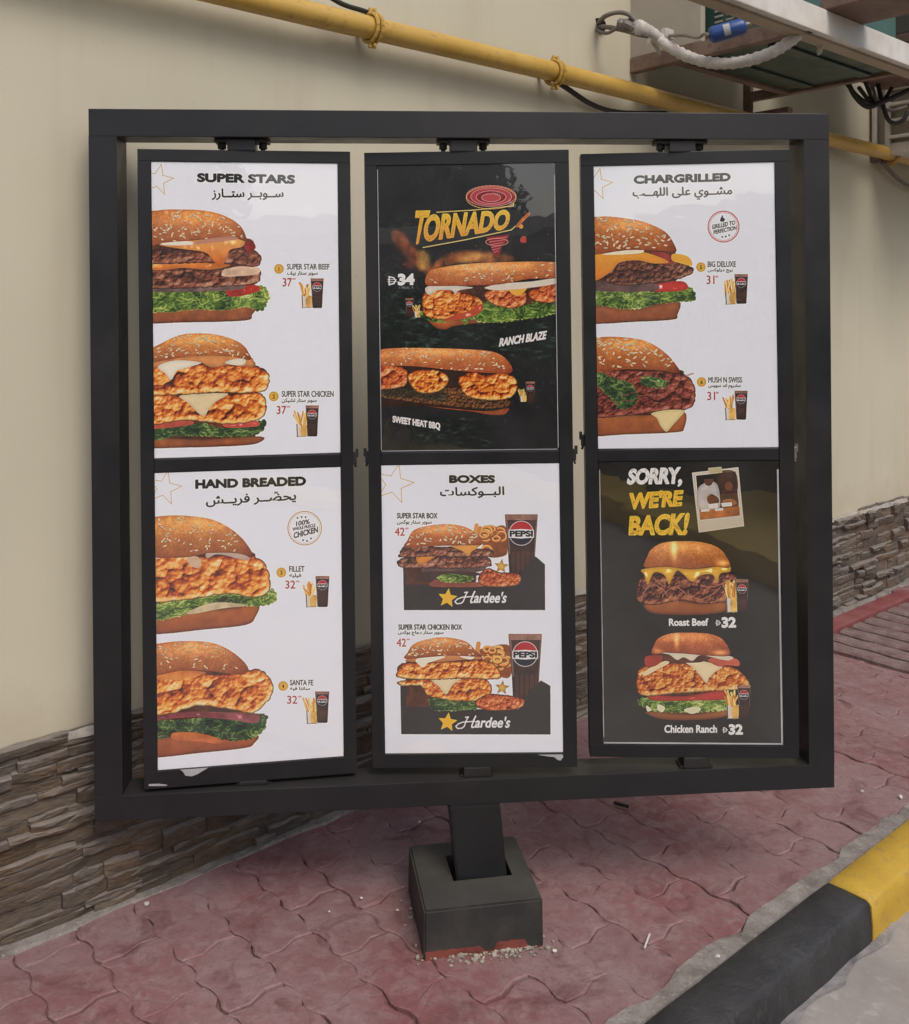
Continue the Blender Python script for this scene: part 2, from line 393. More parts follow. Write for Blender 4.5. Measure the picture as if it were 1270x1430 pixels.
# -- interlocking red pavers
pav = empty('pavement', W(0, 0, 0), kind='structure')
PLn, PWd = .224, .144     # length out of the wall, width along it
def zig(t, L, a):         # flowing wave that is zero at whole L
    t = (t / L) % 1.0
    return a * (sin(2 * pi * t) + .22 * sin(6 * pi * t))
def edge_long(t): return zig(t, PLn / 2, .0085)
def edge_short(t): return zig(t, PWd, .0095)
def clip_poly(P, ax, lim, keep_greater):
    out = []
    for i in range(len(P)):
        a, b = P[i], P[(i + 1) % len(P)]
        ia = (a[ax] > lim) == keep_greater; ib = (b[ax] > lim) == keep_greater
        if ia: out.append(a)
        if ia != ib:
            t = (lim - a[ax]) / (b[ax] - a[ax]); out.append((a[0] + (b[0] - a[0]) * t, a[1] + (b[1] - a[1]) * t))
    return out
RAMP0, RAMP1 = 4.06, 5.20
def inset(P, d):
    n = len(P); out = []
    A = sum(P[i][0] * P[(i + 1) % n][1] - P[(i + 1) % n][0] * P[i][1] for i in range(n)); sg = 1 if A > 0 else -1
    for i in range(n):
        a, b, c = P[i - 1], P[i], P[(i + 1) % n]
        n1 = Vector((-(b[1] - a[1]), b[0] - a[0])); n2 = Vector((-(c[1] - b[1]), c[0] - b[0]))
        n1 = n1.normalized() if n1.length > 1e-6 else Vector((0, 0)); n2 = n2.normalized() if n2.length > 1e-6 else Vector((0, 0))
        m_ = (n1 + n2); m_ = m_.normalized() if m_.length > 1e-6 else n1
        out.append((b[0] + m_.x * d * sg, b[1] + m_.y * d * sg))
    return out
rp = random.Random(5); npav = 0; far = MB()
BASE_C = None
row = 0; s = -1.6
while s < 8.5:
    off = -.12 - (row % 2) * PLn / 2
    while off < 1.13:
        pts = []
        N = 9
        for i in range(N): t = PLn * i / N; pts.append((s + edge_long(off + t), off + t))
        for i in range(3): t = PWd * i / 3; pts.append((s + t + 0, off + PLn + edge_short(t)))
        for i in range(N): t = PLn * (1 - i / N); pts.append((s + PWd + edge_long(off + t), off + t))
        for i in range(3): t = PWd * (1 - i / 3); pts.append((s + t, off + edge_short(t)))
        pts = [(a_ + rp.uniform(-.0011, .0011), b_ + rp.uniform(-.0011, .0011)) for a_, b_ in pts]
        for ax, lim, kg in ((1, .035, True), (1, 1.112, False)): pts = clip_poly(pts, ax, lim, kg) if pts else pts
        if pts and s < RAMP0 < s + PWd + .03: pts = clip_poly(pts, 0, RAMP0, False)
        elif pts and s + PWd > RAMP1 > s - .02: pts = clip_poly(pts, 0, RAMP1, True)
        elif pts and RAMP0 <= s < RAMP1: pts = []
        if len(pts) >= 5:
            c = (sum(p[0] for p in pts) / len(pts), sum(p[1] for p in pts) / len(pts))
            xs_ = [p[0] for p in pts]; ys_ = [p[1] for p in pts]
            if max(xs_) - min(xs_) > .04 and max(ys_) - min(ys_) > .04:
                g = rp.choice([-.0006, -.0004, .0, .0006, .0012, .002, .0028])
                A = inset(pts, g); B = inset(pts, g + .0045)
                tx, ty, tz = rp.uniform(-.022, .022), rp.uniform(-.022, .022), rp.uniform(-.003, .0025)
                def Z(p, d): return tz + tx * (p[0] - c[0]) + ty * (p[1] - c[1]) - d
                n = len(pts); V = [(p[0], p[1], -.028) for p in A] + [(p[0] + rp.uniform(-.0015, .0015), p[1] + rp.uniform(-.0015, .0015), Z(p, .0022)) for p in A] + [(p[0], p[1], Z(p, 0)) for p in B]
                Fc = []
                for i in range(n):
                    j = (i + 1) % n; Fc += [(i, j, n + j, n + i), (n + i, n + j, 2 * n + j, 2 * n + i)]
                Fc.append(tuple(2 * n + i for i in range(n)))
                Vw = [PW(*q) for q in V]
                wp_ = W(c[0], c[1], 0); px = CX + F * wp_.x / max(wp_.y, .1)
                if -60 < px < 1330 and npav < 298:
                    me = mesh('paver', Vw, Fc, M['paver']); link('paver', me, pav); npav += 1
                else: far.add(Vw, Fc)
        off += PLn
    s += PWd; row += 1
V = []; Fc = []; nx_, ny_ = 300, 46
for i in range(nx_ + 1):
    for j in range(ny_ + 1):
        s_ = -1.5 + 9.0 * i / nx_; a_ = .03 + 1.08 * j / ny_
        hgt = -.0082 + .0024 * sin(s_ * 7.3 + 2 * sin(a_ * 5.1)) * sin(a_ * 8.7 + 1.3 * sin(s_ * 4.1)) + rp.uniform(-.0010, .0010)
        if RAMP0 - .03 < s_ < RAMP1 + .03: hgt = -.011
        V.append(PW(s_, a_, hgt))
for i in range(nx_):
    for j in range(ny_): a = i * (ny_ + 1) + j; Fc.append((a, a + 1, a + ny_ + 2, a + ny_ + 1))
o = MB().add(V, Fc).build('joint_filling', M['joint'], pav, True); o['kind'] = 'stuff'
o = far.build('outer_pavers', M['paver'], pav); o['kind'] = 'stuff'
# cement smear between pavers and kerb
mb = MB(); V = []; Fc = []; n = 160
for i in range(n + 1):
    s = -1.5 + 9.5 * i / n; a = 1.098 + rp.uniform(-.016, .014); z = rp.uniform(.000, .006)
    V += [PW(s, a, -.02), PW(s, a + .012, z + .001), PW(s, KB + .002 + rp.uniform(0, .004), z + .003), PW(s, KB + .002, -.03)]
for i in range(n):
    for q in range(3): Fc.append((4 * i + q, 4 * i + q + 1, 4 * i + q + 5, 4 * i + q + 4))
mb.add(V, Fc).build('cement_smear', M['mortar'], pav)

# -- ribbed drain slabs with a red border, at the right by the wall
rampo = empty('ribbed_ramp', W(RAMP0, .2, 0), label='weathered ribbed slabs with a red painted border beside the stone plinth at right', cat='drain cover')
RO = W(RAMP0, .2, 0)
def RW(s, off, z): return W(s, off, z) - RO
k = 0; s = RAMP0 + .02
while s < RAMP1 - .10:
    V = []; Fc = []; N = 14; wd = .088
    for i in range(N + 1):
        off = .20 + .90 * i / N
        j0 = rs.uniform(-.004, .004); j1 = rs.uniform(-.006, .006); zt = .012 + rs.uniform(-.003, .002)
        V += [RW(s + j0, off, -.03), RW(s + j0, off, zt - .008), RW(s + .012 + j0, off, zt), RW(s + wd - .012 + j1, off, zt + .001), RW(s + wd + j1, off, zt - .010), RW(s + wd + j1, off, -.03)]
    for i in range(N):
        for q in range(5): Fc.append((6 * i + q, 6 * i + q + 1, 6 * i + q + 7, 6 * i + q + 6))
    Fc += [tuple(range(6)), tuple(6 * N + q for q in range(6))]
    MB().add(V, Fc).build('slab', M['slab'], rampo)
    MB().box(s + wd - .003, s + .125, .2, 1.1, -.03, -.0045, RW).build('groove_shade', M['groove'], rampo); s += .122  # dark strip laid in the gap to paint its deep shade
MB().box(RAMP0 - .05, RAMP1 + .02, .085, .175, -.03, .018, RW, .006).build('border', M['redstrip'], rampo)
MB().box(RAMP1 - .06, RAMP1 + .02, .18, 1.1, -.03, .016, RW, .006).build('border', M['redstrip'], rampo)

# -- kerb: alternating black and yellow stones
kerb = empty('kerb', W(0, KB, 0), kind='structure'); KO = W(0, KB, 0)
sk = meas(1211, 1257, DW)[0]
q_ = Vector(((1211 - CX) / F, 1, -(1257 - HY) / F)); t_ = -CAMZ / q_.z; p_ = Vector((0, 0, CAMZ)) + q_ * t_
sk = p_.x * WV.x + p_.y * WV.y          # the joint between the black and the yellow stone
rk = random.Random(3)
def kerb_stone(s0, s1, matname, z=0):
    V = []; Fc = []; N = max(6, int((s1 - s0) / .035)); prof = [(-.002, -.3), (0, z - .003), (.006, z + .003), (.050, z + .005), (.104, z + .002), (.112, z - .003), (.117, z - .011), (.121, z - .055), (.122, -.3)]
    P_ = len(prof)
    for i in range(N + 1):
        s = s0 + (s1 - s0) * i / N; e = .004 if i in (0, N) else 0
        for j, (a, zz) in enumerate(prof):
            nn = sin(s * 23 + j * .3) * .0016 + rk.uniform(-.0016, .0016)
            V.append(W(s, KB + a + nn, zz + (nn if j not in (0, P_ - 1) else 0) - e) - KO)
    for i in range(N):
        for q in range(P_ - 1): Fc.append((P_ * i + q, P_ * i + q + 1, P_ * i + q + 1 + P_, P_ * i + q + P_))
    Fc += [tuple(range(P_)), tuple(P_ * N + q for q in range(P_))]
    o = MB().add(V, Fc).build('kerb_stone', M[matname], kerb, True)
    for p in o.data.polygons: p.use_smooth = len(p.vertices) == 4
    return o
L = .80; a0 = sk - 4 * L
for k in range(13):
    kerb_stone(a0 + k * L + .001, a0 + (k + 1) * L - .001, 'kerb_black' if k % 2 == 1 else 'kerb_yellow')
# black paint spilt on the road at the kerb's foot
mb = MB(); V = []; Fc = []; n = 26
for i in range(n + 1):
    s = sk - .72 + .84 * i / n
    V += [W(s, KF - .01, ROADZ + .006), W(s, KF + .014 + .012 * (1 + sin(i * .9)) * rk.uniform(.6, 1), ROADZ + .007)]
for i in range(n): Fc.append((2 * i, 2 * i + 1, 2 * i + 3, 2 * i + 2))
o = mb.add([q - KO for q in V], Fc).build('paint_spill', m_blend('worn_black_paint', (.10, .10, .11), (.33, .31, .30), 12, .35, .6), kerb)

# ================================================================== MENU BOARD
def board_frame(C, yaw, roll):
    return Matrix.Translation(C) @ Matrix.Rotation(radians(yaw), 4, 'Z') @ Matrix.Rotation(radians(roll), 4, 'Y')
MF = board_frame((.009, 2.378, 1.2), 4.25, -.5)
frame = bpy.data.objects.new('menu_board', None); COL.objects.link(frame); frame.matrix_world = MF
frame.empty_display_size = .1
tag(frame, 'large dark grey steel menu board on a square post holding six burger posters', 'menu board')
X0, X1, Z0, Z1, BT, DP = -.881, .949, -.911, .797, .066, .088
MB().box(X0, X1, 0, DP, Z1 - BT, Z1, bev=.0015).build('top_bar', M['frame'], frame)
MB().box(X0, X1, 0, DP, Z0, Z0 + BT - .006, bev=.0015).build('bottom_bar', M['frame'], frame)
MB().box(X0, X0 + BT, 0, DP, Z0 + BT - .006, Z1 - BT).build('side_bar', M['frame'], frame)
MB().box(X1 - BT, X1, 0, DP, Z0 + BT - .006, Z1 - BT).build('side_bar', M['frame'], frame)

def panel_loc(Mx, px, py):
    """survey reading on a panel's front plane -> the panel's own x, z in metres (arrays allowed)"""
    Mi = np.array(Mx.inverted()); px = np.asarray(px, float); py = np.asarray(py, float)
    d = np.stack([(px - CX) / F, np.ones_like(px), -(py - HY) / F], -1)
    o_ = Mi[:3, :3] @ np.array([0, 0, CAMZ]) + Mi[:3, 3]; dl = d @ Mi[:3, :3].T
    t = -o_[1] / dl[..., 1]; p = o_ + dl * t[..., None]
    return p[..., 0], p[..., 2]
PANELS = [dict(C=(-.507, 2.362, 1.2), yaw=8.2, roll=-.6, x=(-.252, .258), z=(-.846, .698)),
          dict(C=(.041, 2.397, 1.2), yaw=-.8, roll=-.8, x=(-.256, .252), z=(-.828, .702)),
          dict(C=(.581, 2.434, 1.2), yaw=-2.9, roll=-.9, x=(-.251, .270), z=(-.820, .707))]
OPEN = [dict(u=((208, 224), (472, 228), (477, 634), (215, 640)), l=((217, 659), (477, 653), (480, 1058), (219, 1077))),
        dict(u=((525, 231), (777, 227), (781, 629), (532, 631)), l=((533, 649), (782, 647), (788, 1053), (536, 1053))),
        dict(u=((829, 232), (1083, 225), (1089, 626), (834, 627)), l=((836, 645), (1090, 643), (1095, 1042), (842, 1040)))]
LBL = ['left turning menu panel with two white posters of burgers headed SUPER STARS and HAND BREADED',
       'middle turning menu panel with the dark TORNADO poster above the white BOXES poster',
       'right turning menu panel with the CHARGRILLED poster above the dark SORRY WE\'RE BACK poster']
panels = []
FT = .046
for k, P in enumerate(PANELS):
    Mx = board_frame(P['C'], P['yaw'], P['roll']); P['M'] = Mx
    rects = {}
    for nm in 'ul':
        c = OPEN[k][nm]; lx, lz = panel_loc(Mx, [q[0] for q in c], [q[1] for q in c])
        rects[nm] = [(lx[0] + lx[3]) / 2, (lx[1] + lx[2]) / 2, (lz[2] + lz[3]) / 2, (lz[0] + lz[1]) / 2]
    xa = (rects['u'][0] + rects['l'][0]) / 2; xb = (rects['u'][1] + rects['l'][1]) / 2
    for r in rects.values(): r[0], r[1] = xa, xb
    P['r'] = rects
    x0, x1 = P['x']; z0, z1 = P['z']; zt, zm1, zm0, zb = rects['u'][3], rects['u'][2], rects['l'][3], rects['l'][2]
    if k == 2: zb -= .0
    mb = MB()
    mb.box(x0, x1, 0, FT, zt, z1, bev=.0015); mb.box(x0, x1, 0, FT, z0, zb, bev=.0015)
    mb.box(x0, xa, 0, FT, zb, zt); mb.box(xb, x1, 0, FT, zb, zt)
    mb.box(xa, xb, .0012, FT - .0012, min(zm1, zm0), max(zm1, zm0), bev=.003)
    mb.box(xa - .004, xb + .004, FT - .012, FT - .004, zb - .004, zt + .004)
    e = mb.build('menu_panel', M['panel'], frame); e.matrix_local = MF.inverted() @ Mx
    e['label'] = LBL[k]; P['o'] = e
    # pivots: stub, plate with two bolts, top and bottom
    zt_f = .797 - BT + P['C'][2] - 1.2
    for sgn, za, zb_ in ((1, z1, None), (-1, z0, None)):
        lx0 = (x0 + x1) / 2 + (-.008 if sgn > 0 else .004)
        c = Mx @ Vector((lx0, .022, za)); cf = MF.inverted() @ c
        g = (Z1 - BT) if sgn > 0 else (Z0 + BT - .006)
        c = cf
        pv = MB().box(c.x - .034, c.x + .034, c.y - .025, c.y + .025, min(c.z, g) - (.002 if sgn > 0 else .0), max(c.z, g) + (.0 if sgn > 0 else .002), bev=.003).build('pivot', M['frame'] if sgn > 0 else M['black'], frame)
        pl = MB().box(c.x - (.066 if sgn > 0 else .042), c.x + (.066 if sgn > 0 else .042), c.y - .020, c.y + .022, g - sgn * (.009 if sgn > 0 else .005), g - sgn * .0004, bev=.0015)
        for dx in ((-.050, .050) if sgn > 0 else ()):
            pl.tube([(c.x + dx, c.y, g - sgn * .009), (c.x + dx, c.y, g - sgn * .022)], .011, 6)
            pl.tube([(c.x + dx, c.y, g - sgn * .022), (c.x + dx, c.y, g - sgn * .030)], .006, 8)
        pl.build('pivot_plate', M['black'], frame)
    # little latches sticking out of both sides at the middle rail
    zm = (zm0 + zm1) / 2
    for sx, xx in ((-1, x0), (1, x1)):
        if k == 0 and sx < 0: continue
        dz = .045 if (k == 2 and sx < 0) else .01
        l = MB().box(xx, xx + sx * .009, .010, .026, zm + dz - .022, zm + dz + .006, bev=.001)
        l.box(xx + sx * .006, xx + sx * .013, .013, .022, zm + dz - .006, zm + dz + .014)
        l.tube([(xx + sx * .004, .018, zm + dz - .022), (xx + sx * .007, .018, zm + dz - .031)], .003, 6)
        l.build('latch', M['chrome'] if (k == 2 and sx > 0) else M['black'], e)

# post and footing
PB = Vector((.072, 2.425, 0))
stub_x = (MF.inverted() @ Vector((.045, 2.42, .3))).x
zpost = MF.inverted() @ Vector((.06, 2.42, .06))
V = []
for (wx, wz, lx, lz) in ((0, 0, 0, 0),):
    pass
post = MB()
topc = MF @ Vector((stub_x + .0, .044, Z0)); botc = Vector((.066, 2.428, .075))
hx, hy = .063, .05
dirx = Vector((cos(radians(5.5)), sin(radians(5.5)), 0)); diry = Vector((-sin(radians(5.5)), cos(radians(5.5)), 0))
Vw = [c + dirx * a * hx + diry * b * hy for c in (botc, topc) for a, b in ((-1, -1), (1, -1), (1, 1), (-1, 1))]
MI = MF.inverted()
post.add([MI @ q for q in Vw], [(0, 1, 5, 4), (1, 2, 6, 5), (2, 3, 7, 6), (3, 0, 4, 7), (0, 1, 2, 3), (4, 5, 6, 7)])
po = post.build('post', M['frame'], frame)
bm = bmesh.new(); bm.from_mesh(po.data); bmesh.ops.bevel(bm, geom=[e_ for e_ in bm.edges], offset=.004, segments=2, affect='EDGES'); bm.to_mesh(po.data); bm.free()

BY = radians(10.0)
foot = empty('footing_block', (.045, 2.405, 0), (0, 0, BY), label='square dark grey footing block with chipped red lower edge under the menu board', cat='footing')
# block with a square pocket round the post (local axes)
h = .112; b0 = .1435; T_ = .142
pc = foot.matrix_basis.inverted() @ botc
px0, px1, py0, py1 = pc.x - .080, pc.x + .068, pc.y - .054, pc.y + .058
outer = [(-T_, -T_), (T_, -T_), (T_, T_), (-T_, T_)]; inner = [(px0, py0), (px1, py0), (px1, py1), (px0, py1)]
V = [(x * b0 / T_, y * b0 / T_, -.03) for x, y in outer] + [(x, y, h) for x, y in outer] + [(x, y, h) for x, y in inner] + [(x, y, .06) for x, y in inner]
Fc = [(0, 1, 5, 4), (1, 2, 6, 5), (2, 3, 7, 6), (3, 0, 4, 7), (0, 1, 2, 3)]
for i in range(4):
    j = (i + 1) % 4; Fc += [(4 + i, 4 + j, 8 + j, 8 + i), (8 + i, 8 + j, 12 + j, 12 + i)]
Fc.append((12, 13, 14, 15))
blk = MB().add(V, Fc).build('block', M['base'], foot)
bm = bmesh.new(); bm.from_mesh(blk.data)
ed = [e_ for e_ in bm.edges if all(abs(abs(v_.co.x) - T_) < .006 and abs(abs(v_.co.y) - T_) < .006 for v_ in e_.verts)]
bmesh.ops.bevel(bm, geom=ed, offset=.005, segments=2, affect='EDGES'); bm.to_mesh(blk.data); bm.free()
rr = random.Random(9)
V = []; Fc = []; n = 26
for i in range(n + 1):
    x = -b0 + .004 + (2 * b0 - .008) * i / n
    hh = .019 + rr.uniform(-.0015, .0015)
    if 12 < i < 16: hh = .008 + rr.uniform(-.002, .002)
    if 16 <= i <= 22: hh = .024 + rr.uniform(-.002, .002)
    if i > 22: hh = .004
    V += [(x, -b0 - .0012, -.02), (x, -b0 - .0008 + hh * .035, hh)]
for i in range(n): Fc.append((2 * i, 2 * i + 1, 2 * i + 3, 2 * i + 2))
MB().add(V, Fc).build('red_paint', M['redpaint'], foot)
# gravel round the foot
mb = MB()
ico = bmesh.new(); bmesh.ops.create_icosphere(ico, subdivisions=1, radius=1); ico.verts.index_update()
IV = [v_.co.copy() for v_ in ico.verts]; IF = [[v_.index for v_ in f_.verts] for f_ in ico.faces]; ico.free()
Rf = foot.matrix_basis
for i in range(150):
    side = rr.random()
    if side < .82: p = Vector((rr.triangular(-.14, .16, .06), -b0 - rr.random() ** 2 * .034, 0))
    elif side < .88: p = Vector((b0 + rr.random() ** 1.5 * .035, rr.uniform(-.16, .1), 0))
    else: p = Vector((-b0 - rr.random() ** 1.5 * .03, rr.uniform(-.16, .1), 0))
    p = Rf @ p; r_ = rr.uniform(.0015, .005) if rr.random() < .88 else rr.uniform(.005, .009)
    sq = Vector((rr.uniform(.7, 1.3), rr.uniform(.7, 1.3), rr.uniform(.5, .9)))
    mb.add([Vector((p.x, p.y, .003)) + Vector((q.x * sq.x, q.y * sq.y, q.z * sq.z)) * r_ * rr.uniform(.8, 1.15) for q in IV], IF)
o = mb.build('gravel', M['gravel']); tag(o, 'pale gravel scattered round the footing block', 'gravel', kind='stuff')

# ================================================================== POSTER PRINT (painted with numpy)
DENS = 1350.0
PALS = dict(
    crisp=[(74, 26, 8), (170, 74, 22), (230, 130, 48), (250, 188, 104), (255, 234, 186)],
    crisp2=[(80, 28, 14), (160, 66, 30), (208, 104, 52), (232, 150, 96), (248, 205, 160)],
    patty=[(30, 14, 10), (74, 38, 26), (120, 68, 48), (160, 104, 80), (205, 160, 135)],
    beef=[(34, 14, 12), (84, 36, 28), (132, 62, 48), (170, 98, 80), (210, 150, 130)],
    roast=[(26, 10, 10), (70, 30, 28), (112, 58, 48), (160, 98, 72), (214, 150, 100)],
    slaw=[(24, 20, 12), (66, 48, 28), (110, 76, 44), (170, 110, 66), (215, 170, 120)],
    grass=[(16, 20, 19), (28, 36, 33), (44, 56, 50), (66, 82, 72), (100, 114, 100)],
    lett=[(30, 44, 18), (66, 92, 36), (112, 140, 60), (166, 184, 96), (222, 226, 160)],
    lettd=[(18, 32, 20), (38, 62, 34), (66, 94, 48), (116, 140, 78), (180, 190, 130)],
    fries=[(130, 70, 20), (200, 130, 50), (235, 178, 84), (250, 214, 136), (255, 236, 190)],
    wood=[(22, 12, 8), (50, 28, 18), (84, 50, 32), (120, 78, 50), (160, 112, 76)])
def vnoise(h, w, sc, seed, octv=3, pers=.5, ax=1.0):
    rg = np.random.RandomState(seed); out = np.zeros((h, w), np.float32); amp = 1; tot = 0
    for o_ in range(octv):
        s_ = max(sc / 2 ** o_, 1.5); gy, gx = int(h / s_) + 3, int(w / (s_ * ax)) + 3; g = rg.rand(gy, gx).astype(np.float32)
        y = np.arange(h) / s_; x = np.arange(w) / (s_ * ax); yi = y.astype(int); xi = x.astype(int)
        fy = (y - yi)[:, None]; fx = (x - xi)[None]; fy = fy * fy * (3 - 2 * fy); fx = fx * fx * (3 - 2 * fx)
        a = g[yi][:, xi]; b = g[yi][:, xi + 1]; c = g[yi + 1][:, xi]; d = g[yi + 1][:, xi + 1]
        out += amp * ((a * (1 - fx) + b * fx) * (1 - fy) + (c * (1 - fx) + d * fx) * fy); tot += amp; amp *= pers
    return out / tot
def worley(h, w, cell, seed):
    rg = np.random.RandomState(seed); gy, gx = int(h / cell) + 4, int(w / cell) + 4
    jx = rg.rand(gy, gx); jy = rg.rand(gy, gx); rad = .75 + .5 * rg.rand(gy, gx)
    Y, X = np.mgrid[0:h, 0:w] / cell; yi = Y.astype(int); xi = X.astype(int)
    f1 = np.full((h, w), 9., np.float32)
    for dy in (-1, 0, 1):
        for dx in (-1, 0, 1):
            cy = yi + dy + 1; cx_ = xi + dx + 1
            d = np.hypot(xi + dx + jx[cy, cx_] - X, yi + dy + jy[cy, cx_] - Y) / rad[cy, cx_]
            f1 = np.minimum(f1, d)
    return f1
def blur(a, r):
    r = int(r)
    if r < 1: return a
    for ax in (0, 1):
        for _ in range(2):
            p = np.pad(a, [(r + 1, r) if i == ax else (0, 0) for i in (0, 1)], mode='edge'); c = np.cumsum(p, ax)
            n = a.shape[ax]; k = 2 * r + 1
            a = (np.take(c, range(k, k + n), ax) - np.take(c, range(0, n), ax)) / k
    return a
def palette(t, pal):
    pal = np.array(pal, float) / 255; x = np.clip(t, 0, 1) * (len(pal) - 1); i = np.minimum(x.astype(int), len(pal) - 2); f_ = (x - i)[..., None]
    return pal[i] * (1 - f_) + pal[i + 1] * f_
def smooth_poly(P, n=4):
    P = np.asarray(P, float); out = []; N = len(P)
    for i in range(N):
        a, b, c, d = P[i - 1], P[i], P[(i + 1) % N], P[(i + 2) % N]
        for k in range(n):
            t = k / n; out.append(.5 * (2 * b + (c - a) * t + (2 * a - 5 * b + 4 * c - d) * t * t + (3 * b - a - 3 * c + d) * t ** 3))
    return np.array(out)

def scallop(P, amp, per, seed):
    """bumpy outline: runs of rounded knobs of uneven size along a closed canvas polygon"""
    rg = np.random.RandomState(seed); Q = np.vstack([P, P[:1]]); seg = np.hypot(*np.diff(Q, axis=0).T); cum = np.concatenate([[0], np.cumsum(seg)]); T_ = cum[-1]
    n = max(int(T_ / 2), 12); t = np.linspace(0, T_, n, endpoint=False); X = np.interp(t, cum, Q[:, 0]); Y = np.interp(t, cum, Q[:, 1])
    dx = np.roll(X, -3) - np.roll(X, 3); dy = np.roll(Y, -3) - np.roll(Y, 3); L_ = np.hypot(dx, dy) + 1e-6
    A = (X * np.roll(Y, -1) - np.roll(X, -1) * Y).sum(); sg = 1 if A > 0 else -1
    b = [0.]
    while b[-1] < T_: b.append(b[-1] + per * rg.uniform(.55, 1.5))
    b = np.array(b) * T_ / b[-1]; am = rg.uniform(.4, 1.3, len(b)); k = np.clip(np.searchsorted(b, t, 'right') - 1, 0, len(b) - 2)
    u = (t - b[k]) / (b[k + 1] - b[k]); o_ = amp * am[k] * (np.sqrt(np.clip(np.sin(pi * u), 0, 1)) - .45)
    return np.stack([X + sg * dy / L_ * o_, Y - sg * dx / L_ * o_], -1)

# Arabic shaping to presentation forms (isolated, final, initial, medial)
AR = {'ا': 'ﺍﺎ', 'ب': 'ﺏﺐﺑﺒ', 'ت': 'ﺕﺖﺗﺘ', 'ج': 'ﺝﺞﺟﺠ', 'ح': 'ﺡﺢﺣﺤ', 'د': 'ﺩﺪ', 'ر': 'ﺭﺮ', 'ز': 'ﺯﺰ', 'س': 'ﺱﺲﺳﺴ', 'ش': 'ﺵﺶﺷﺸ',
      'ض': 'ﺽﺾﺿﻀ', 'ع': 'ﻉﻊﻋﻌ', 'ف': 'ﻑﻒﻓﻔ', 'ك': 'ﻙﻚﻛﻜ', 'ل': 'ﻝﻞﻟﻠ', 'م': 'ﻡﻢﻣﻤ', 'ن': 'ﻥﻦﻧﻨ', 'ه': 'ﻩﻪﻫﻬ', 'و': 'ﻭﻮ', 'ي': 'ﻱﻲﻳﻴ', 'ى': 'ﻯﻰ', 'ـ': 'ــــ'}
def arabic(t):
    out = []
    for i, ch in enumerate(t):
        if ch not in AR: out.append(ch); continue
        pr = i > 0 and t[i - 1] in AR and len(AR[t[i - 1]]) == 4
        nx_ = i + 1 < len(t) and t[i + 1] in AR and len(AR[ch]) == 4
        g = AR[ch]; out.append(g[(1 if not nx_ else 3) if pr else (2 if nx_ else 0)])
    return ''.join(reversed(out))
_tcache = {}
def text_tris(s_, bold):
    if (s_, bold) in _tcache: return _tcache[(s_, bold)]
    c = bpy.data.curves.new('tmp_text', 'FONT'); c.body = s_; c.resolution_u = 4
    if bold: c.offset = bold
    o_ = bpy.data.objects.new('tmp_text', c); COL.objects.link(o_)
    me = o_.to_mesh(); me.calc_loop_triangles()
    co = np.array([v_.co[:2] for v_ in me.vertices]); tr = np.array([t_.vertices[:] for t_ in me.loop_triangles])
    o_.to_mesh_clear(); bpy.data.objects.remove(o_); bpy.data.curves.remove(c)
    co = (co - co.min(0)) / (co.max(0) - co.min(0)); _tcache[(s_, bold)] = (co, tr); return co, tr

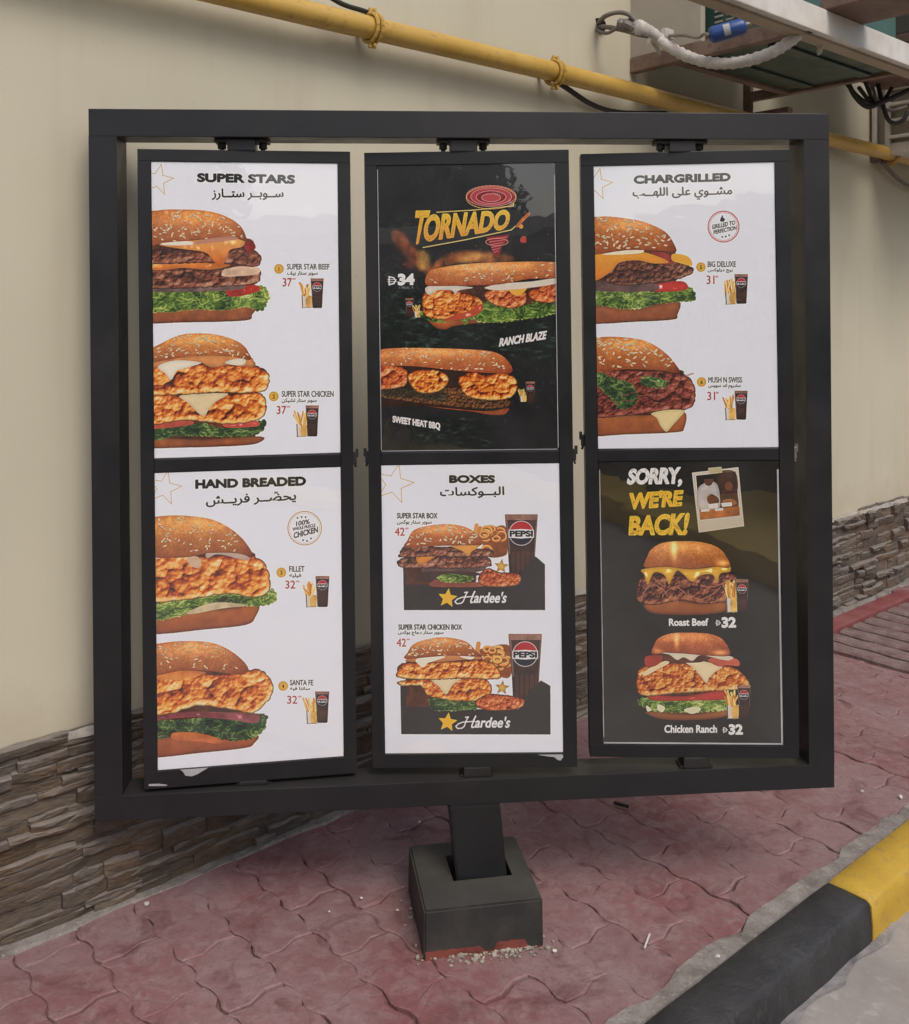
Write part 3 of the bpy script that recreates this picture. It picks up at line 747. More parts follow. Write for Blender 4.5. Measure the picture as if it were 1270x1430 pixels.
class Poster:
    def __init__(s, k, which, bgcol, seed=1):
        s.P = PANELS[k]; s.x0, s.x1, s.z0, s.z1 = s.P['r'][which]
        s.w = int((s.x1 - s.x0) * DENS); s.h = int((s.z1 - s.z0) * DENS)
        s.a = np.ones((s.h, s.w, 3), np.float32) * (np.array(bgcol, np.float32) / 255)
        s.k = 3.96875; s.seed = seed; s.view(180, 200)
    def view(s, ox, oy, k=None):
        s.ox, s.oy = ox, oy
        if k: s.k = k
    def c(s, pts):
        p = np.asarray(pts, float).reshape(-1, 2); lx, lz = panel_loc(s.P['M'], s.ox + p[:, 0] / s.k, s.oy + p[:, 1] / s.k)
        return np.stack([(lx - s.x0) * DENS, (s.z1 - lz) * DENS], -1)
    def sc(s): p = s.c([(300, 300), (400, 300)]); return abs(p[1, 0] - p[0, 0]) / 100.0
    def raster(s, P, rough=0, cell=14, SS=2):
        """even-odd mask of a canvas-space polygon -> (y0, x0, mask)"""
        x0 = max(int(P[:, 0].min() - 6), 0); x1 = min(int(P[:, 0].max() + 7), s.w); y0 = max(int(P[:, 1].min() - 6), 0); y1 = min(int(P[:, 1].max() + 7), s.h)
        if x1 <= x0 or y1 <= y0: return None
        H_, W_ = (y1 - y0) * SS, (x1 - x0) * SS
        X = (np.arange(W_) + .5)[None] / SS + x0 + np.zeros((H_, 1)); Yr = (np.arange(H_) + .5) / SS + y0
        if rough:
            s.seed += 1; X = X + (vnoise(H_, W_, cell * SS, s.seed, 3) - .5) * 2 * rough
        m_ = np.zeros((H_, W_), bool); n = len(P)
        for i in range(n):
            a, b = P[i], P[(i + 1) % n]
            if a[1] == b[1]: continue
            if a[1] > b[1]: a, b = b, a
            r = np.where((Yr >= a[1]) & (Yr < b[1]))[0]
            if len(r) == 0: continue
            xi = a[0] + (b[0] - a[0]) * (Yr[r] - a[1]) / (b[1] - a[1]); m_[r] ^= X[r] > xi[:, None]
        mk_ = m_.reshape(y1 - y0, SS, x1 - x0, SS).mean((1, 3)).astype(np.float32)
        if rough > 1.5: mk_ = blur(mk_, 1)
        return y0, x0, mk_
    def comp(s, y0, x0, mk_, col, alpha=1.0):
        h_, w_ = mk_.shape; r = s.a[y0:y0 + h_, x0:x0 + w_]; m_ = (mk_ * alpha)[..., None]
        s.a[y0:y0 + h_, x0:x0 + w_] = r * (1 - m_) + np.asarray(col, np.float32) * m_
    def fill(s, pts, col, smooth=True, rough=0, alpha=1.0, grad=None, var=0.0, rim=0.0, soft=0, gloss=0.0):
        P = s.c(pts); P = smooth_poly(P) if smooth else P
        R = s.raster(P, rough)
        if R is None: return
        y0, x0, m_ = R; h_, w_ = m_.shape; col = np.array(col, np.float32) / 255
        C = np.ones((h_, w_, 3), np.float32) * col
        if grad is not None:
            t = np.linspace(0, 1, h_)[:, None, None]; C = C * (1 - t) + (np.array(grad, np.float32) / 255) * t
        if var: s.seed += 1; C = C * (1 + var * (vnoise(h_, w_, 26, s.seed, 4)[..., None] - .5) * 2)
        if rim: bl = blur(m_, 7); C = C * (1 - rim * np.clip(1.9 - 1.9 * bl, 0, 1)[..., None])
        if gloss:
            s.seed += 1; g = np.clip(vnoise(h_, w_, 22, s.seed, 2) * blur(m_, 5) - .60, 0, 1) * gloss * 4; C = C + g[..., None]
        if soft: m_ = blur(m_, soft)
        s.comp(y0, x0, m_, np.clip(C, 0, 1), alpha)
    def lumps(s, pts, pal, cell=20, rough=5, k=1.0, contrast=1.0, stretch=1.0, bias=0.0):
        P = scallop(smooth_poly(s.c(pts)), cell * .17, cell * 1.15, s.seed + 77); R = s.raster(P, min(rough, 1.4))
        if R is None: return
        y0, x0, m_ = R; h_, w_ = m_.shape; s.seed += 3
        wx = w_ if stretch == 1 else int(w_ / stretch) + 2
        cell = cell * 1.25; f1 = worley(h_, wx, cell, s.seed); f2 = worley(h_, wx, cell * .4, s.seed + 1)
        H_ = blur(np.sqrt(np.clip(1.15 - f1 * f1, 0, 9)), 1) * cell * 1.0 + blur(np.sqrt(np.clip(1.1 - f2 * f2, 0, 9)), 1) * cell * .22
        if stretch != 1: H_ = H_[:, np.minimum((np.arange(w_) / stretch).astype(int), wx - 1)]
        H_ = H_ + vnoise(h_, w_, cell * .5, s.seed + 2, 2) * cell * .35 + blur(m_, 9) * cell * .9
        gy, gx = np.gradient(H_); L_ = (-gx * .45 - gy * .9) * .55
        L_ = (L_ - .0) / np.sqrt(1 + gx * gx + gy * gy)
        cre = np.clip((H_ - blur(H_, cell * .5)) / (cell * .55), -1, 1)
        t = np.linspace(1, -1, h_)[:, None] * .08
        T = .46 + bias + contrast * (L_ * .88 + cre * .42) + t * 1.6 + (vnoise(h_, w_, 30, s.seed + 4, 2) - .5) * .30
        fl = vnoise(h_, w_, 3.2, s.seed + 8, 1); T = T + np.clip(fl - .80, 0, 1) * 2.2 * np.clip(L_ + .25, 0, 1) - np.clip(.16 - fl, 0, 1) * 1.2
        C = palette(T, PALS[pal])
        bl_ = blur(m_, 4); ao = np.clip(bl_ * 2.0 - .9, .12, 1)[..., None]
        s.comp(y0, x0, m_, C * (.30 + .70 * ao) * k)
    def leaf(s, pts, pal='lett', rough=10, cell=19):
        P = scallop(smooth_poly(s.c(pts)), 7.5, 15, s.seed + 78); R = s.raster(P, 1.4, 8)
        if R is None: return
        y0, x0, m_ = R; h_, w_ = m_.shape; s.seed += 3
        n1 = vnoise(h_, w_, cell, s.seed, 3, ax=1.4); n2 = vnoise(h_, w_, cell * 1.8, s.seed + 1, 2)
        rid = 1 - np.abs(np.sin((n1 * 3.0 + n2 * 2.5) * 3.1 + blur(m_, 6) * 3)); rid = rid ** 1.1
        gy, gx = np.gradient(n1 * 10 + n2 * 8)
        e_ = blur(m_, 3); T = .13 + rid * .32 + n2 * .45 - gy * .42 + .34 * np.clip(1.6 - 1.9 * e_, 0, .5) * np.linspace(.3, 1.2, h_)[:, None] + (vnoise(h_, w_, 6, s.seed + 9, 2) - .5) * .16 + (vnoise(h_, w_, 40, s.seed + 2, 2) - .5) * .5
        s.comp(y0, x0, m_, palette(T, PALS[pal]))
    def bun(s, pts, base=(205, 128, 66), seeds=60, dark=(138, 70, 32), hi=.5, sheen=None):
        P = smooth_poly(s.c(pts)); R = s.raster(P, 1.0)
        if R is None: return
        y0, x0, m_ = R; h_, w_ = m_.shape; s.seed += 3
        t = np.linspace(0, 1, h_)[:, None]; u = np.linspace(0, 1, w_)[None]
        dep = blur(m_, max(4, h_ * .10))
        base = np.array(base, float) / 255; dark = np.array(dark, float) / 255
        f_ = np.clip((t - .30) * 1.25, 0, 1) ** 1.1 * .75 + .10 + (vnoise(h_, w_, 50, s.seed, 4) - .5) * .35 + np.clip((u - .82) * 1.4, 0, .3)
        f_ = np.clip(f_ + np.clip(1.0 - dep * 1.15, 0, 1) * .5, 0, 1.25)[..., None]
        C = base * (1 - f_) + dark * f_
        gl = np.exp(-(((u - .45) / .36) ** 2 + ((t - .22) / .20) ** 2)) * .46 * hi
        C = C + (gl * (.7 + .6 * vnoise(h_, w_, 18, s.seed + 5, 2)))[..., None] * np.array([1, .86, .6])
        C = C * (1 + .26 * (vnoise(h_, w_, 5, s.seed + 6, 3)[..., None] - .5)); mt = np.clip(vnoise(h_, w_, 16, s.seed + 7, 4) - .52, 0, 1)[..., None]; C = C + mt * np.array([.5, .42, .30]) * np.clip(1.1 - t, 0, 1)[..., None]
        if sheen:
            for (cu, ct, ru, rt, am) in sheen: C = C + (np.exp(-(((u - cu) / ru) ** 2 + ((t - ct) / rt) ** 2)) * am)[..., None] * np.array([1, .85, .55])
        s.comp(y0, x0, m_, np.clip(C, 0, 1))
        rg = np.random.RandomState(s.seed); n = 0; Y, X = np.mgrid[0:h_, 0:w_]; S = s.sc() * 3.97
        tries = 0
        while n < seeds and tries < seeds * 8:
            tries += 1
            cy, cx_ = rg.uniform(.04, .80) * h_, rg.uniform(0.02, .97) * w_
            if dep[min(int(cy), h_ - 1), min(int(cx_), w_ - 1)] < .60: continue
            L_, w2, a = S * rg.uniform(1.7, 3.0), S * rg.uniform(.8, 1.25), rg.normal(0, .7)
            ya, yb, xa, xb = max(int(cy - 8), 0), min(int(cy + 9), h_), max(int(cx_ - 8), 0), min(int(cx_ + 9), w_)
            dx = X[ya:yb, xa:xb] - cx_; dy = Y[ya:yb, xa:xb] - cy; q = ((dx * cos(a) + dy * sin(a)) / L_) ** 2 + ((-dx * sin(a) + dy * cos(a)) / w2) ** 2
            dy2 = dy - 1.4; q2 = ((dx * cos(a) + dy2 * sin(a)) / L_) ** 2 + ((-dx * sin(a) + dy2 * cos(a)) / w2) ** 2
            mm = m_[ya:yb, xa:xb]
            s.comp(y0 + ya, x0 + xa, np.clip(1.5 - q2, 0, 1) * .45 * mm, dark * .7)
            v_ = rg.uniform(.8, 1.0); s.comp(y0 + ya, x0 + xa, np.clip((1.25 - q) * 2, 0, 1) * mm * .93, (v_ * .97, v_ * .88, v_ * .70)); n += 1
    def line(s, pts, width, col, alpha=1.0, closed=False):
        P = s.c(pts); wd = width * s.sc(); n = len(P)
        for i in range(n if closed else n - 1):
            a, b = P[i], P[(i + 1) % n]; x0 = max(int(min(a[0], b[0]) - wd - 2), 0); x1 = min(int(max(a[0], b[0]) + wd + 3), s.w); y0 = max(int(min(a[1], b[1]) - wd - 2), 0); y1 = min(int(max(a[1], b[1]) + wd + 3), s.h)
            if x1 <= x0 or y1 <= y0: continue
            Y, X = np.mgrid[y0:y1, x0:x1]; d = b - a; t = np.clip(((X - a[0]) * d[0] + (Y - a[1]) * d[1]) / (d @ d + 1e-9), 0, 1)
            D = np.hypot(X - a[0] - t * d[0], Y - a[1] - t * d[1]); s.comp(y0, x0, np.clip(wd / 2 + .5 - D, 0, 1), np.array(col) / 255, alpha)
    def ring(s, cx_, cy, r, width, col, alpha=1.0, ry=None):
        ry = ry or r; s.line([(cx_ + r * cos(a), cy + ry * sin(a)) for a in np.linspace(0, 2 * pi, 40)], width, col, alpha)
    def disc(s, cx_, cy, r, col, ry=None, **k):
        ry = ry or r; s.fill([(cx_ + r * cos(a), cy + ry * sin(a)) for a in np.linspace(0, 2 * pi, 24, endpoint=False)], col, smooth=False, **k)
    def text(s, t, bl, br, h, col, bold=.02, shear=0.0, top=None, grow=0, wear=0.0, rtl=False, alpha=1.0, grad=None):
        """fit the string's box to bottom-left, bottom-right and a height; or to four corners when top=(tl, tr)"""
        if rtl: t = arabic(t)
        co, tr = text_tris(t, bold)
        if top is None: top = ((bl[0] + shear * h, bl[1] - h), (br[0] + shear * h, br[1] - h))
        q = np.array([bl, br, top[0], top[1]], float); u, v_ = co[:, :1], co[:, 1:]
        p = q[0] * (1 - u) * (1 - v_) + q[1] * u * (1 - v_) + q[2] * (1 - u) * v_ + q[3] * u * v_
        p = s.c(p); SS = 3
        x0, y0 = np.maximum(np.floor(p.min(0) - 3).astype(int), 0); x1, y1 = np.minimum(np.ceil(p.max(0) + 4).astype(int), (s.w, s.h))
        if x1 <= x0 or y1 <= y0: return
        m_ = np.zeros(((y1 - y0) * SS, (x1 - x0) * SS), bool); pp = (p - (x0, y0)) * SS
        for a, b, c in tr:
            A, B, C = pp[a], pp[b], pp[c]; xa, xb = int(min(A[0], B[0], C[0])), int(max(A[0], B[0], C[0])) + 2; ya, yb = int(min(A[1], B[1], C[1])), int(max(A[1], B[1], C[1])) + 2
            xa, ya = max(xa, 0), max(ya, 0)
            X = np.arange(xa, min(xb, m_.shape[1]))[None] + .5; Y = np.arange(ya, min(yb, m_.shape[0]))[:, None] + .5
            if X.size == 0 or Y.size == 0: continue
            e0 = (B[0] - A[0]) * (Y - A[1]) - (B[1] - A[1]) * (X - A[0]); e1 = (C[0] - B[0]) * (Y - B[1]) - (C[1] - B[1]) * (X - B[0]); e2 = (A[0] - C[0]) * (Y - C[1]) - (A[1] - C[1]) * (X - C[0])
            m_[Y.astype(int)[:, 0][0]:Y.astype(int)[-1, 0] + 1, X.astype(int)[0, 0]:X.astype(int)[0, -1] + 1] |= ((e0 >= 0) & (e1 >= 0) & (e2 >= 0)) | ((e0 <= 0) & (e1 <= 0) & (e2 <= 0))
        for _ in range(grow):
            g = m_.copy(); g[1:] |= m_[:-1]; g[:-1] |= m_[1:]; g[:, 1:] |= m_[:, :-1]; g[:, :-1] |= m_[:, 1:]; m_ = g
        mk_ = m_.reshape(y1 - y0, SS, x1 - x0, SS).mean((1, 3)).astype(np.float32)
        if wear: s.seed += 1; mk_ = mk_ * np.clip(1.6 - wear * 2 * vnoise(y1 - y0, x1 - x0, 5, s.seed, 3), 0, 1)
        C = np.array(col, np.float32) / 255
        if grad is not None:
            tt = np.linspace(0, 1, y1 - y0)[:, None, None]; C = C * (1 - tt) + np.array(grad, np.float32) / 255 * tt; C = C + np.zeros((y1 - y0, x1 - x0, 1))
        s.comp(y0, x0, mk_, C, alpha)
    def back(s, x0, y0, x1, y1, col=(92, 48, 26)):
        w_, h_ = (x1 - x0) * .10, (y1 - y0) * .06
        s.fill([(x0, y0 + h_), (x0 + w_, y0), (x1 - w_, y0), (x1, y0 + 3 * h_), (x1, y1 - 3 * h_), (x1 - w_, y1), (x0 + w_, y1), (x0, y1 - h_)], col, var=.5, rough=3)
    def cup(s, x0, y0, x1, y1, logo=True, big=False):
        w_, h_ = x1 - x0, y1 - y0; ym = y0 + .62 * h_
        pts = [(x0, y0 + .02 * h_), (x1, y0 + .02 * h_), (x1 - .08 * w_, ym), (x1 - .12 * w_, y1 - .02 * h_), (x1 - .2 * w_, y1), (x0 + .22 * w_, y1), (x0 + .14 * w_, y1 - .02 * h_), (x0 + .10 * w_, ym)]
        s.fill(pts, (88, 56, 46), smooth=False, grad=(48, 24, 20), var=.35, rim=.35)
        s.fill([(x0, y0), (x1, y0), (x1 - .02 * w_, y0 + .09 * h_), (x0 + .02 * w_, y0 + .09 * h_)], (150, 112, 98), smooth=False, var=.3)
        for q in range(5):
            rx = x0 + w_ * (.2 + .15 * q); s.fill([(rx, ym + .02 * h_), (rx + .10 * w_, ym), (rx + .09 * w_, y1 - .1 * h_), (rx + .02 * w_, y1 - .04 * h_)], (128, 84, 70), alpha=.35)
        s.line([(x0 + .05 * w_, y0 + .1 * h_), (x0 + .14 * w_, ym)], w_ * .05, (190, 160, 150), .5)
        s.line([(x1 - .04 * w_, y0 + .1 * h_), (x1 - .10 * w_, ym)], w_ * .04, (200, 170, 160), .45)
        if logo:
            cx_, cy, r = (x0 + x1) / 2, y0 + h_ * (.30 if big else .29), w_ * (.36 if big else .33)
            s.disc(cx_, cy, r * 1.06, (222, 212, 212)); 
            up = [(cx_ + r * cos(a), cy + r * sin(a)) for a in np.linspace(pi * 1.08, pi * 1.92, 14)]
            dn = [(cx_ + r * cos(a), cy + r * sin(a)) for a in np.linspace(pi * .08, pi * .92, 14)]
            s.fill(up, (186, 40, 46), smooth=False); s.fill(dn, (26, 26, 48), smooth=False)
            s.fill([(cx_ - r * 1.08, cy - .28 * r), (cx_, cy - .36 * r), (cx_ + r * 1.08, cy - .28 * r), (cx_ + r * 1.08, cy + .38 * r), (cx_, cy + .46 * r), (cx_ - r * 1.08, cy + .38 * r)], (232, 226, 228), smooth=False)
            s.text('PEPSI', (cx_ - r * .98, cy + .30 * r), (cx_ + r * .98, cy + .30 * r), r * .52, (16, 16, 20), bold=.04, grow=1 if big else 0)
    def fries(s, x0, y0, x1, y1):
        w_, h_ = x1 - x0, y1 - y0; rg = np.random.RandomState(int(x0 + y0)); s.seed += 1
        for q in range(15):
            bx = x0 + w_ * (.25 + .65 * rg.rand()); tx = x0 + w_ * rg.rand() * .95; ty = y0 + h_ * (.0 + .28 * rg.rand())
            c = [(240, 190, 104), (222, 156, 66), (250, 216, 140), (205, 130, 50)][q % 4]
            s.line([(bx, y0 + h_ * .72), (tx, ty)], w_ * .10, c)
        s.fill([(x0 + .22 * w_, y0 + .50 * h_), (x0 + .6 * w_, y0 + .60 * h_), (x1, y0 + .50 * h_), (x1 - .04 * w_, y1), (x0 + .28 * w_, y1)], (222, 214, 208), smooth=False, grad=(226, 214, 190))
        s.fill([(x0 + .55 * w_, y0 + .62 * h_), (x1 - .03 * w_, y0 + .55 * h_), (x1 - .05 * w_, y1 - .05 * h_), (x0 + .6 * w_, y1 - .02 * h_)], (226, 176, 96), var=.3)
        s.line([(x0 + .26 * w_, y0 + .52 * h_), (x0 + .30 * w_, y1 - .02 * h_)], w_ * .07, (70, 60, 66), .8)
        s.line([(x0 + .24 * w_, y1), (x1, y1 - .02 * h_)], w_ * .05, (120, 112, 112), .7)
    def star(s, cx_, cy, r, rot=0, inner=.42):
        return [(cx_ + (r if i % 2 == 0 else r * inner) * sin(rot + i * pi / 5), cy - (r if i % 2 == 0 else r * inner) * cos(rot + i * pi / 5)) for i in range(10)]
    def corner_star(s, cx_, cy, r, rot):
        s.line(s.star(cx_, cy, r, rot), 3.2, (206, 160, 96), .8, closed=True); s.line(s.star(cx_ - 3, cy, r * .96, rot), 1.6, (228, 200, 160), .6, closed=True)
    def dotno(s, x, y, n, r=27):
        s.disc(x, y, r, (236, 182, 76), rim=.1); hw_ = .09 if n == '1' else .26; s.text(n, (x - r * hw_, y + r * .45), (x + r * hw_, y + r * .45), r * .85, (70, 42, 12), bold=.03)
    def item(s, no, dot, name, nb, ar, ab, price, pb, fr, cp):
        s.dotno(dot[0], dot[1], no, 27 if s.k > 3.5 else 22)
        s.text(name, (nb[0], nb[3]), (nb[1], nb[3]), nb[3] - nb[2], (26, 24, 30), bold=.0, grow=1)
        s.text(ar, (ab[0], ab[3]), (ab[1], ab[3]), ab[3] - ab[2], (30, 28, 34), bold=0, grow=1, rtl=True)
        s.text(price, (pb[0], pb[3]), (pb[1], pb[3]), pb[3] - pb[2], (176, 20, 46), bold=.0, grow=1)
        w_ = (pb[1] - pb[0]); s.text('00', (pb[1] + 4, pb[2] + 9), (pb[1] + 4 + w_ * .36, pb[2] + 9), 9, (176, 20, 46), bold=0)
        s.fries(*fr); s.cup(*cp)
    def finish(s, name, rough=.5):
        # faint crumpling of colour in the print itself: grain only
        s.a = np.clip(s.a + .8 * (s.a - np.stack([blur(s.a[..., q], 2) for q in range(3)], -1)), 0, 1); s.a = np.clip(s.a + .16 * (s.a - .5) * (1 - np.abs(2 * s.a - 1)), 0, 1)      # printer's sharpening and contrast
        rg = np.random.RandomState(5); s.a = np.clip(s.a + (rg.rand(s.h, s.w, 1) - .5) * .012, 0, 1)
        img = bpy.data.images.new(name, s.w, s.h); px = np.ones((s.h, s.w, 4), np.float32); px[..., :3] = s.a[::-1]
        img.pixels.foreach_set(px.ravel()); img.update(); img.pack()
        m_, nt, b = new_mat(name); ti = nd(nt, 'ShaderNodeTexImage'); ti.image = img; ti.extension = 'EXTEND'; ti.interpolation = 'Linear'
        nt.links.new(ti.outputs[0], b.inputs['Base Color']); b.inputs['Roughness'].default_value = rough; b.inputs['Specular IOR Level'].default_value = .3
        # sheet with a slight waviness
        nx_, nz = 8, 12; V = []; Fc = []; rgp = random.Random(s.seed)
        for j in range(nz + 1):
            for i in range(nx_ + 1):
                V.append((s.x0 + .0015 + (s.x1 - s.x0 - .003) * i / nx_, .0034 + rgp.uniform(-.00012, .00012), s.z0 + .0015 + (s.z1 - s.z0 - .003) * j / nz))
        n1 = nx_ + 1
        for j in range(nz):
            for i in range(nx_): a = j * n1 + i; Fc.append((a, a + 1, a + n1 + 1, a + n1))
        b0_ = len(V); ringi = list(range(n1)) + [j * n1 + nx_ for j in range(1, nz + 1)] + [nz * n1 + i for i in range(nx_ - 1, -1, -1)] + [j * n1 for j in range(nz - 1, 0, -1)]
        for i in ringi: V.append((V[i][0], .0055, V[i][2]))
        for q in range(len(ringi)): q2 = (q + 1) % len(ringi); Fc.append((ringi[q], ringi[q2], b0_ + q2, b0_ + q))
        Fc.append(tuple(b0_ + q for q in range(len(ringi))))
        me = mesh('poster', V, Fc, m_, False); uv = me.uv_layers.new(name='UVMap')
        for lp in me.loops:
            c = me.vertices[lp.vertex_index].co; uv.data[lp.index].uv = ((c.x - s.x0) / (s.x1 - s.x0), (c.z - s.z0) / (s.z1 - s.z0))
        o_ = link('poster', me, s.P['o']); return o_

WHITE = (240, 243, 252)
# ---------- panel 1 upper: SUPER STARS
A = Poster(0, 'u', WHITE, 10)
A.view(180, 200)
A.corner_star(160, 200, 88, radians(12))
A.text('SUPER STARS', (380, 211), (919, 221), 45, (26, 26, 36), bold=.02, grow=5)
A.text('ســوبــر ستــارز', (460, 312), (856, 312), 62, (30, 30, 44), bold=0, grow=3, rtl=True)
A.back(40, 520, 690, 940)
A.fill([(60, 905), (400, 905), (690, 895), (682, 950), (640, 982), (300, 992), (60, 992)], (178, 112, 70), grad=(140, 80, 48), var=.15, rim=.3)
A.leaf([(80, 830), (300, 812), (520, 818), (640, 805), (740, 790), (775, 840), (765, 880), (730, 925), (640, 905), (520, 922), (350, 918), (240, 932), (80, 920)])
A.fill([(560, 790), (700, 785), (724, 815), (600, 850), (540, 835)], (176, 52, 40), var=.25, gloss=.5)
A.fill([(80, 780), (400, 790), (640, 785), (560, 815), (80, 822)], (120, 96, 90), var=.3)
A.lumps([(60, 700), (300, 690), (500, 695), (700, 690), (728, 740), (700, 775), (560, 790), (60, 800)], 'patty', 24, 5)
A.fill([(560, 690), (620, 680), (720, 690), (712, 725), (620, 735), (520, 735), (525, 700)], (226, 190, 160), var=.2, rough=3)
A.fill([(60, 655), (300, 648), (560, 672), (445, 700), (300, 690), (200, 702), (60, 695)], (226, 134, 62), var=.15, rim=.2, gloss=.4)
A.lumps([(60, 600), (300, 585), (540, 592), (620, 572), (715, 605), (732, 655), (690, 682), (560, 665), (400, 660), (60, 665)], 'patty', 22, 5)
A.fill([(640, 560), (685, 543), (702, 580), (660, 604)], (150, 40, 34), var=.3)
A.fill([(165, 560), (300, 540), (560, 520), (640, 532), (628, 572), (560, 590), (540, 645), (502, 682), (460, 640), (420, 602), (300, 585)], (240, 178, 104), grad=(216, 112, 52), var=.1, rim=.12, gloss=.3)
A.fill([(180, 545), (260, 538), (350, 545), (345, 562), (200, 563)], (240, 228, 208))
A.bun([(40, 392), (150, 372), (250, 365), (420, 372), (540, 405), (620, 460), (655, 540), (620, 535), (560, 520), (350, 538), (180, 552), (40, 580)], seeds=85)
A.fill([(350, 556), (430, 528), (560, 512), (600, 530), (450, 552)], (186, 134, 130), alpha=.7)
A.item('1', (832, 695), 'SUPER STAR BEEF', (877, 1112, 668, 698), 'سوبر ستار بيف', (878, 1046, 706, 734), '37', (853, 903, 746, 793), (940, 770, 1016, 910), (1008, 748, 1080, 912))
A.view(180, 430)
A.back(40, 280, 700, 740)
A.fill([(90, 720), (400, 730), (728, 712), (718, 748), (600, 764), (300, 774), (90, 774)], (184, 116, 72), grad=(146, 84, 50), var=.15, rim=.3)
A.leaf([(80, 670), (250, 668), (400, 640), (500, 668), (640, 662), (750, 622), (752, 662), (700, 700), (560, 712), (300, 705), (150, 732), (80, 730)], 'lettd')
A.fill([(520, 645), (620, 622), (712, 628), (712, 655), (565, 664)], (206, 92, 80), var=.15, gloss=.3)
A.fill([(80, 632), (330, 625), (330, 650), (80, 672)], (196, 92, 70), var=.2)
A.lumps([(60, 490), (250, 480), (400, 488), (560, 480), (720, 470), (760, 530), (752, 590), (700, 625), (560, 642), (440, 632), (300, 622), (60, 645)], 'crisp', 26, 5)
A.fill([(280, 487), (400, 475), (550, 475), (480, 520), (440, 565), (417, 602), (372, 572), (330, 528)], (240, 216, 170), rim=.12, var=.06)
A.lumps([(60, 340), (300, 308), (480, 318), (680, 318), (762, 350), (778, 400), (752, 460), (640, 470), (480, 466), (330, 476), (60, 472)], 'crisp', 28, 5)
A.fill([(110, 300), (350, 262), (640, 262), (694, 300), (684, 328), (560, 316), (460, 330), (390, 302), (250, 312), (130, 330)], (216, 146, 90), var=.15, rim=.2)
A.fill([(160, 322), (260, 290), (400, 302), (330, 328), (262, 350), (236, 397), (200, 362)], (245, 236, 212), rim=.1)
A.fill([(530, 302), (600, 280), (646, 286), (640, 312), (600, 318)], (245, 236, 212), rim=.1)
A.bun([(60, 262), (180, 195), (280, 150), (400, 140), (520, 155), (620, 195), (665, 250), (670, 288), (560, 268), (350, 266), (60, 310)], base=(214, 142, 78), seeds=75)
A.item('2', (803, 490), 'SUPER STAR CHICKEN', (848, 1135, 460, 492), 'سوبر ستار تشيكن', (848, 1040, 500, 527), '37', (820, 872, 543, 588), (910, 570, 990, 712), (980, 540, 1053, 712))
A.finish('super_stars_print')

# ---------- panel 1 lower: HAND BREADED
B = Poster(0, 'l', WHITE, 40)
B.view(180, 640)
B.corner_star(195, 165, 98, radians(12))
B.text('HAND BREADED', (370, 168), (980, 150), 46, (26, 26, 32), bold=.02, grow=5)
B.text('يحضــر فريــش', (428, 272), (926, 246), 62, (30, 30, 38), bold=0, grow=3, rtl=True)
B.line([(806, 196), (810, 186), (815, 195), (820, 186), (824, 194)], 4, (30, 30, 38))
B.ring(974, 388, 93, 5, (196, 160, 116)); B.ring(974, 388, 84, 1.8, (206, 176, 140))
B.text('100%', (928, 378), (1002, 364), 26, (70, 52, 44), bold=.01, grow=1)
B.text('WHOLE MUSCLE', (908, 404), (1034, 380), 17, (70, 52, 44), bold=0, grow=1)
B.text('CHICKEN', (914, 446), (1048, 412), 32, (60, 44, 40), bold=.02, grow=1)
for q in ((935, 332), (958, 327), (980, 328), (966, 456), (988, 460), (1010, 446)): B.disc(q[0], q[1], 5, (90, 70, 58))
B.back(60, 515, 700, 890)
B.fill([(100, 870), (350, 850), (560, 835), (715, 812), (702, 880), (650, 925), (430, 950), (100, 974)], (186, 112, 62), grad=(150, 82, 46), var=.12, rim=.3)
B.leaf([(100, 840), (250, 790), (400, 780), (560, 730), (680, 762), (790, 728), (818, 780), (790, 805), (700, 822), (600, 815), (500, 818), (330, 862), (200, 892), (100, 890)])
B.fill([(330, 850), (480, 800), (660, 818), (520, 835), (350, 866)], (206, 186, 150), rough=3, var=.2)
B.lumps([(60, 555), (280, 520), (420, 550), (560, 538), (680, 540), (752, 590), (780, 660), (772, 742), (700, 772), (560, 752), (400, 772), (250, 792), (60, 785)], 'crisp', 34, 6)
B.fill([(100, 532), (190, 528), (212, 545), (150, 560), (100, 562)], (222, 198, 178))
B.fill([(426, 530), (470, 512), (540, 520), (640, 535), (668, 565), (600, 558), (540, 540), (480, 535), (436, 556)], (214, 186, 168), rim=.15)
B.fill([(320, 555), (370, 545), (400, 570), (385, 610), (340, 595)], (212, 186, 160), alpha=.85)
B.bun([(60, 340), (150, 325), (280, 318), (450, 338), (560, 390), (640, 460), (690, 550), (600, 528), (430, 528), (300, 552), (60, 530)], base=(208, 138, 70), dark=(132, 66, 36), seeds=60)
B.item('3', (845, 635), 'FILLET', (890, 973, 600, 630), 'فيليه', (890, 955, 640, 664), '32', (868, 922, 680, 724), (962, 685, 1042, 826), (1035, 655, 1112, 826))
B.view(180, 860)
B.back(60, 295, 690, 700)
B.fill([(100, 685), (400, 678), (700, 660), (692, 712), (640, 736), (400, 762), (100, 786)], (184, 110, 66), grad=(150, 84, 50), var=.12, rim=.3)
B.leaf([(90, 600), (300, 582), (520, 560), (740, 548), (758, 600), (740, 642), (680, 682), (560, 692), (400, 655), (250, 670), (90, 690)], 'lettd')
B.fill([(250, 650), (400, 655), (520, 695), (480, 712), (400, 700), (250, 690)], (206, 120, 66), rough=4, var=.2)
B.fill([(90, 560), (330, 535), (560, 538), (712, 548), (702, 597), (560, 578), (330, 565), (90, 590)], (126, 62, 66), grad=(160, 92, 96), var=.25, gloss=.4)
B.lumps([(60, 340), (300, 308), (450, 328), (620, 318), (722, 300), (795, 372), (792, 440), (742, 502), (680, 542), (560, 520), (380, 500), (220, 546), (60, 542)], 'crisp', 30, 6)
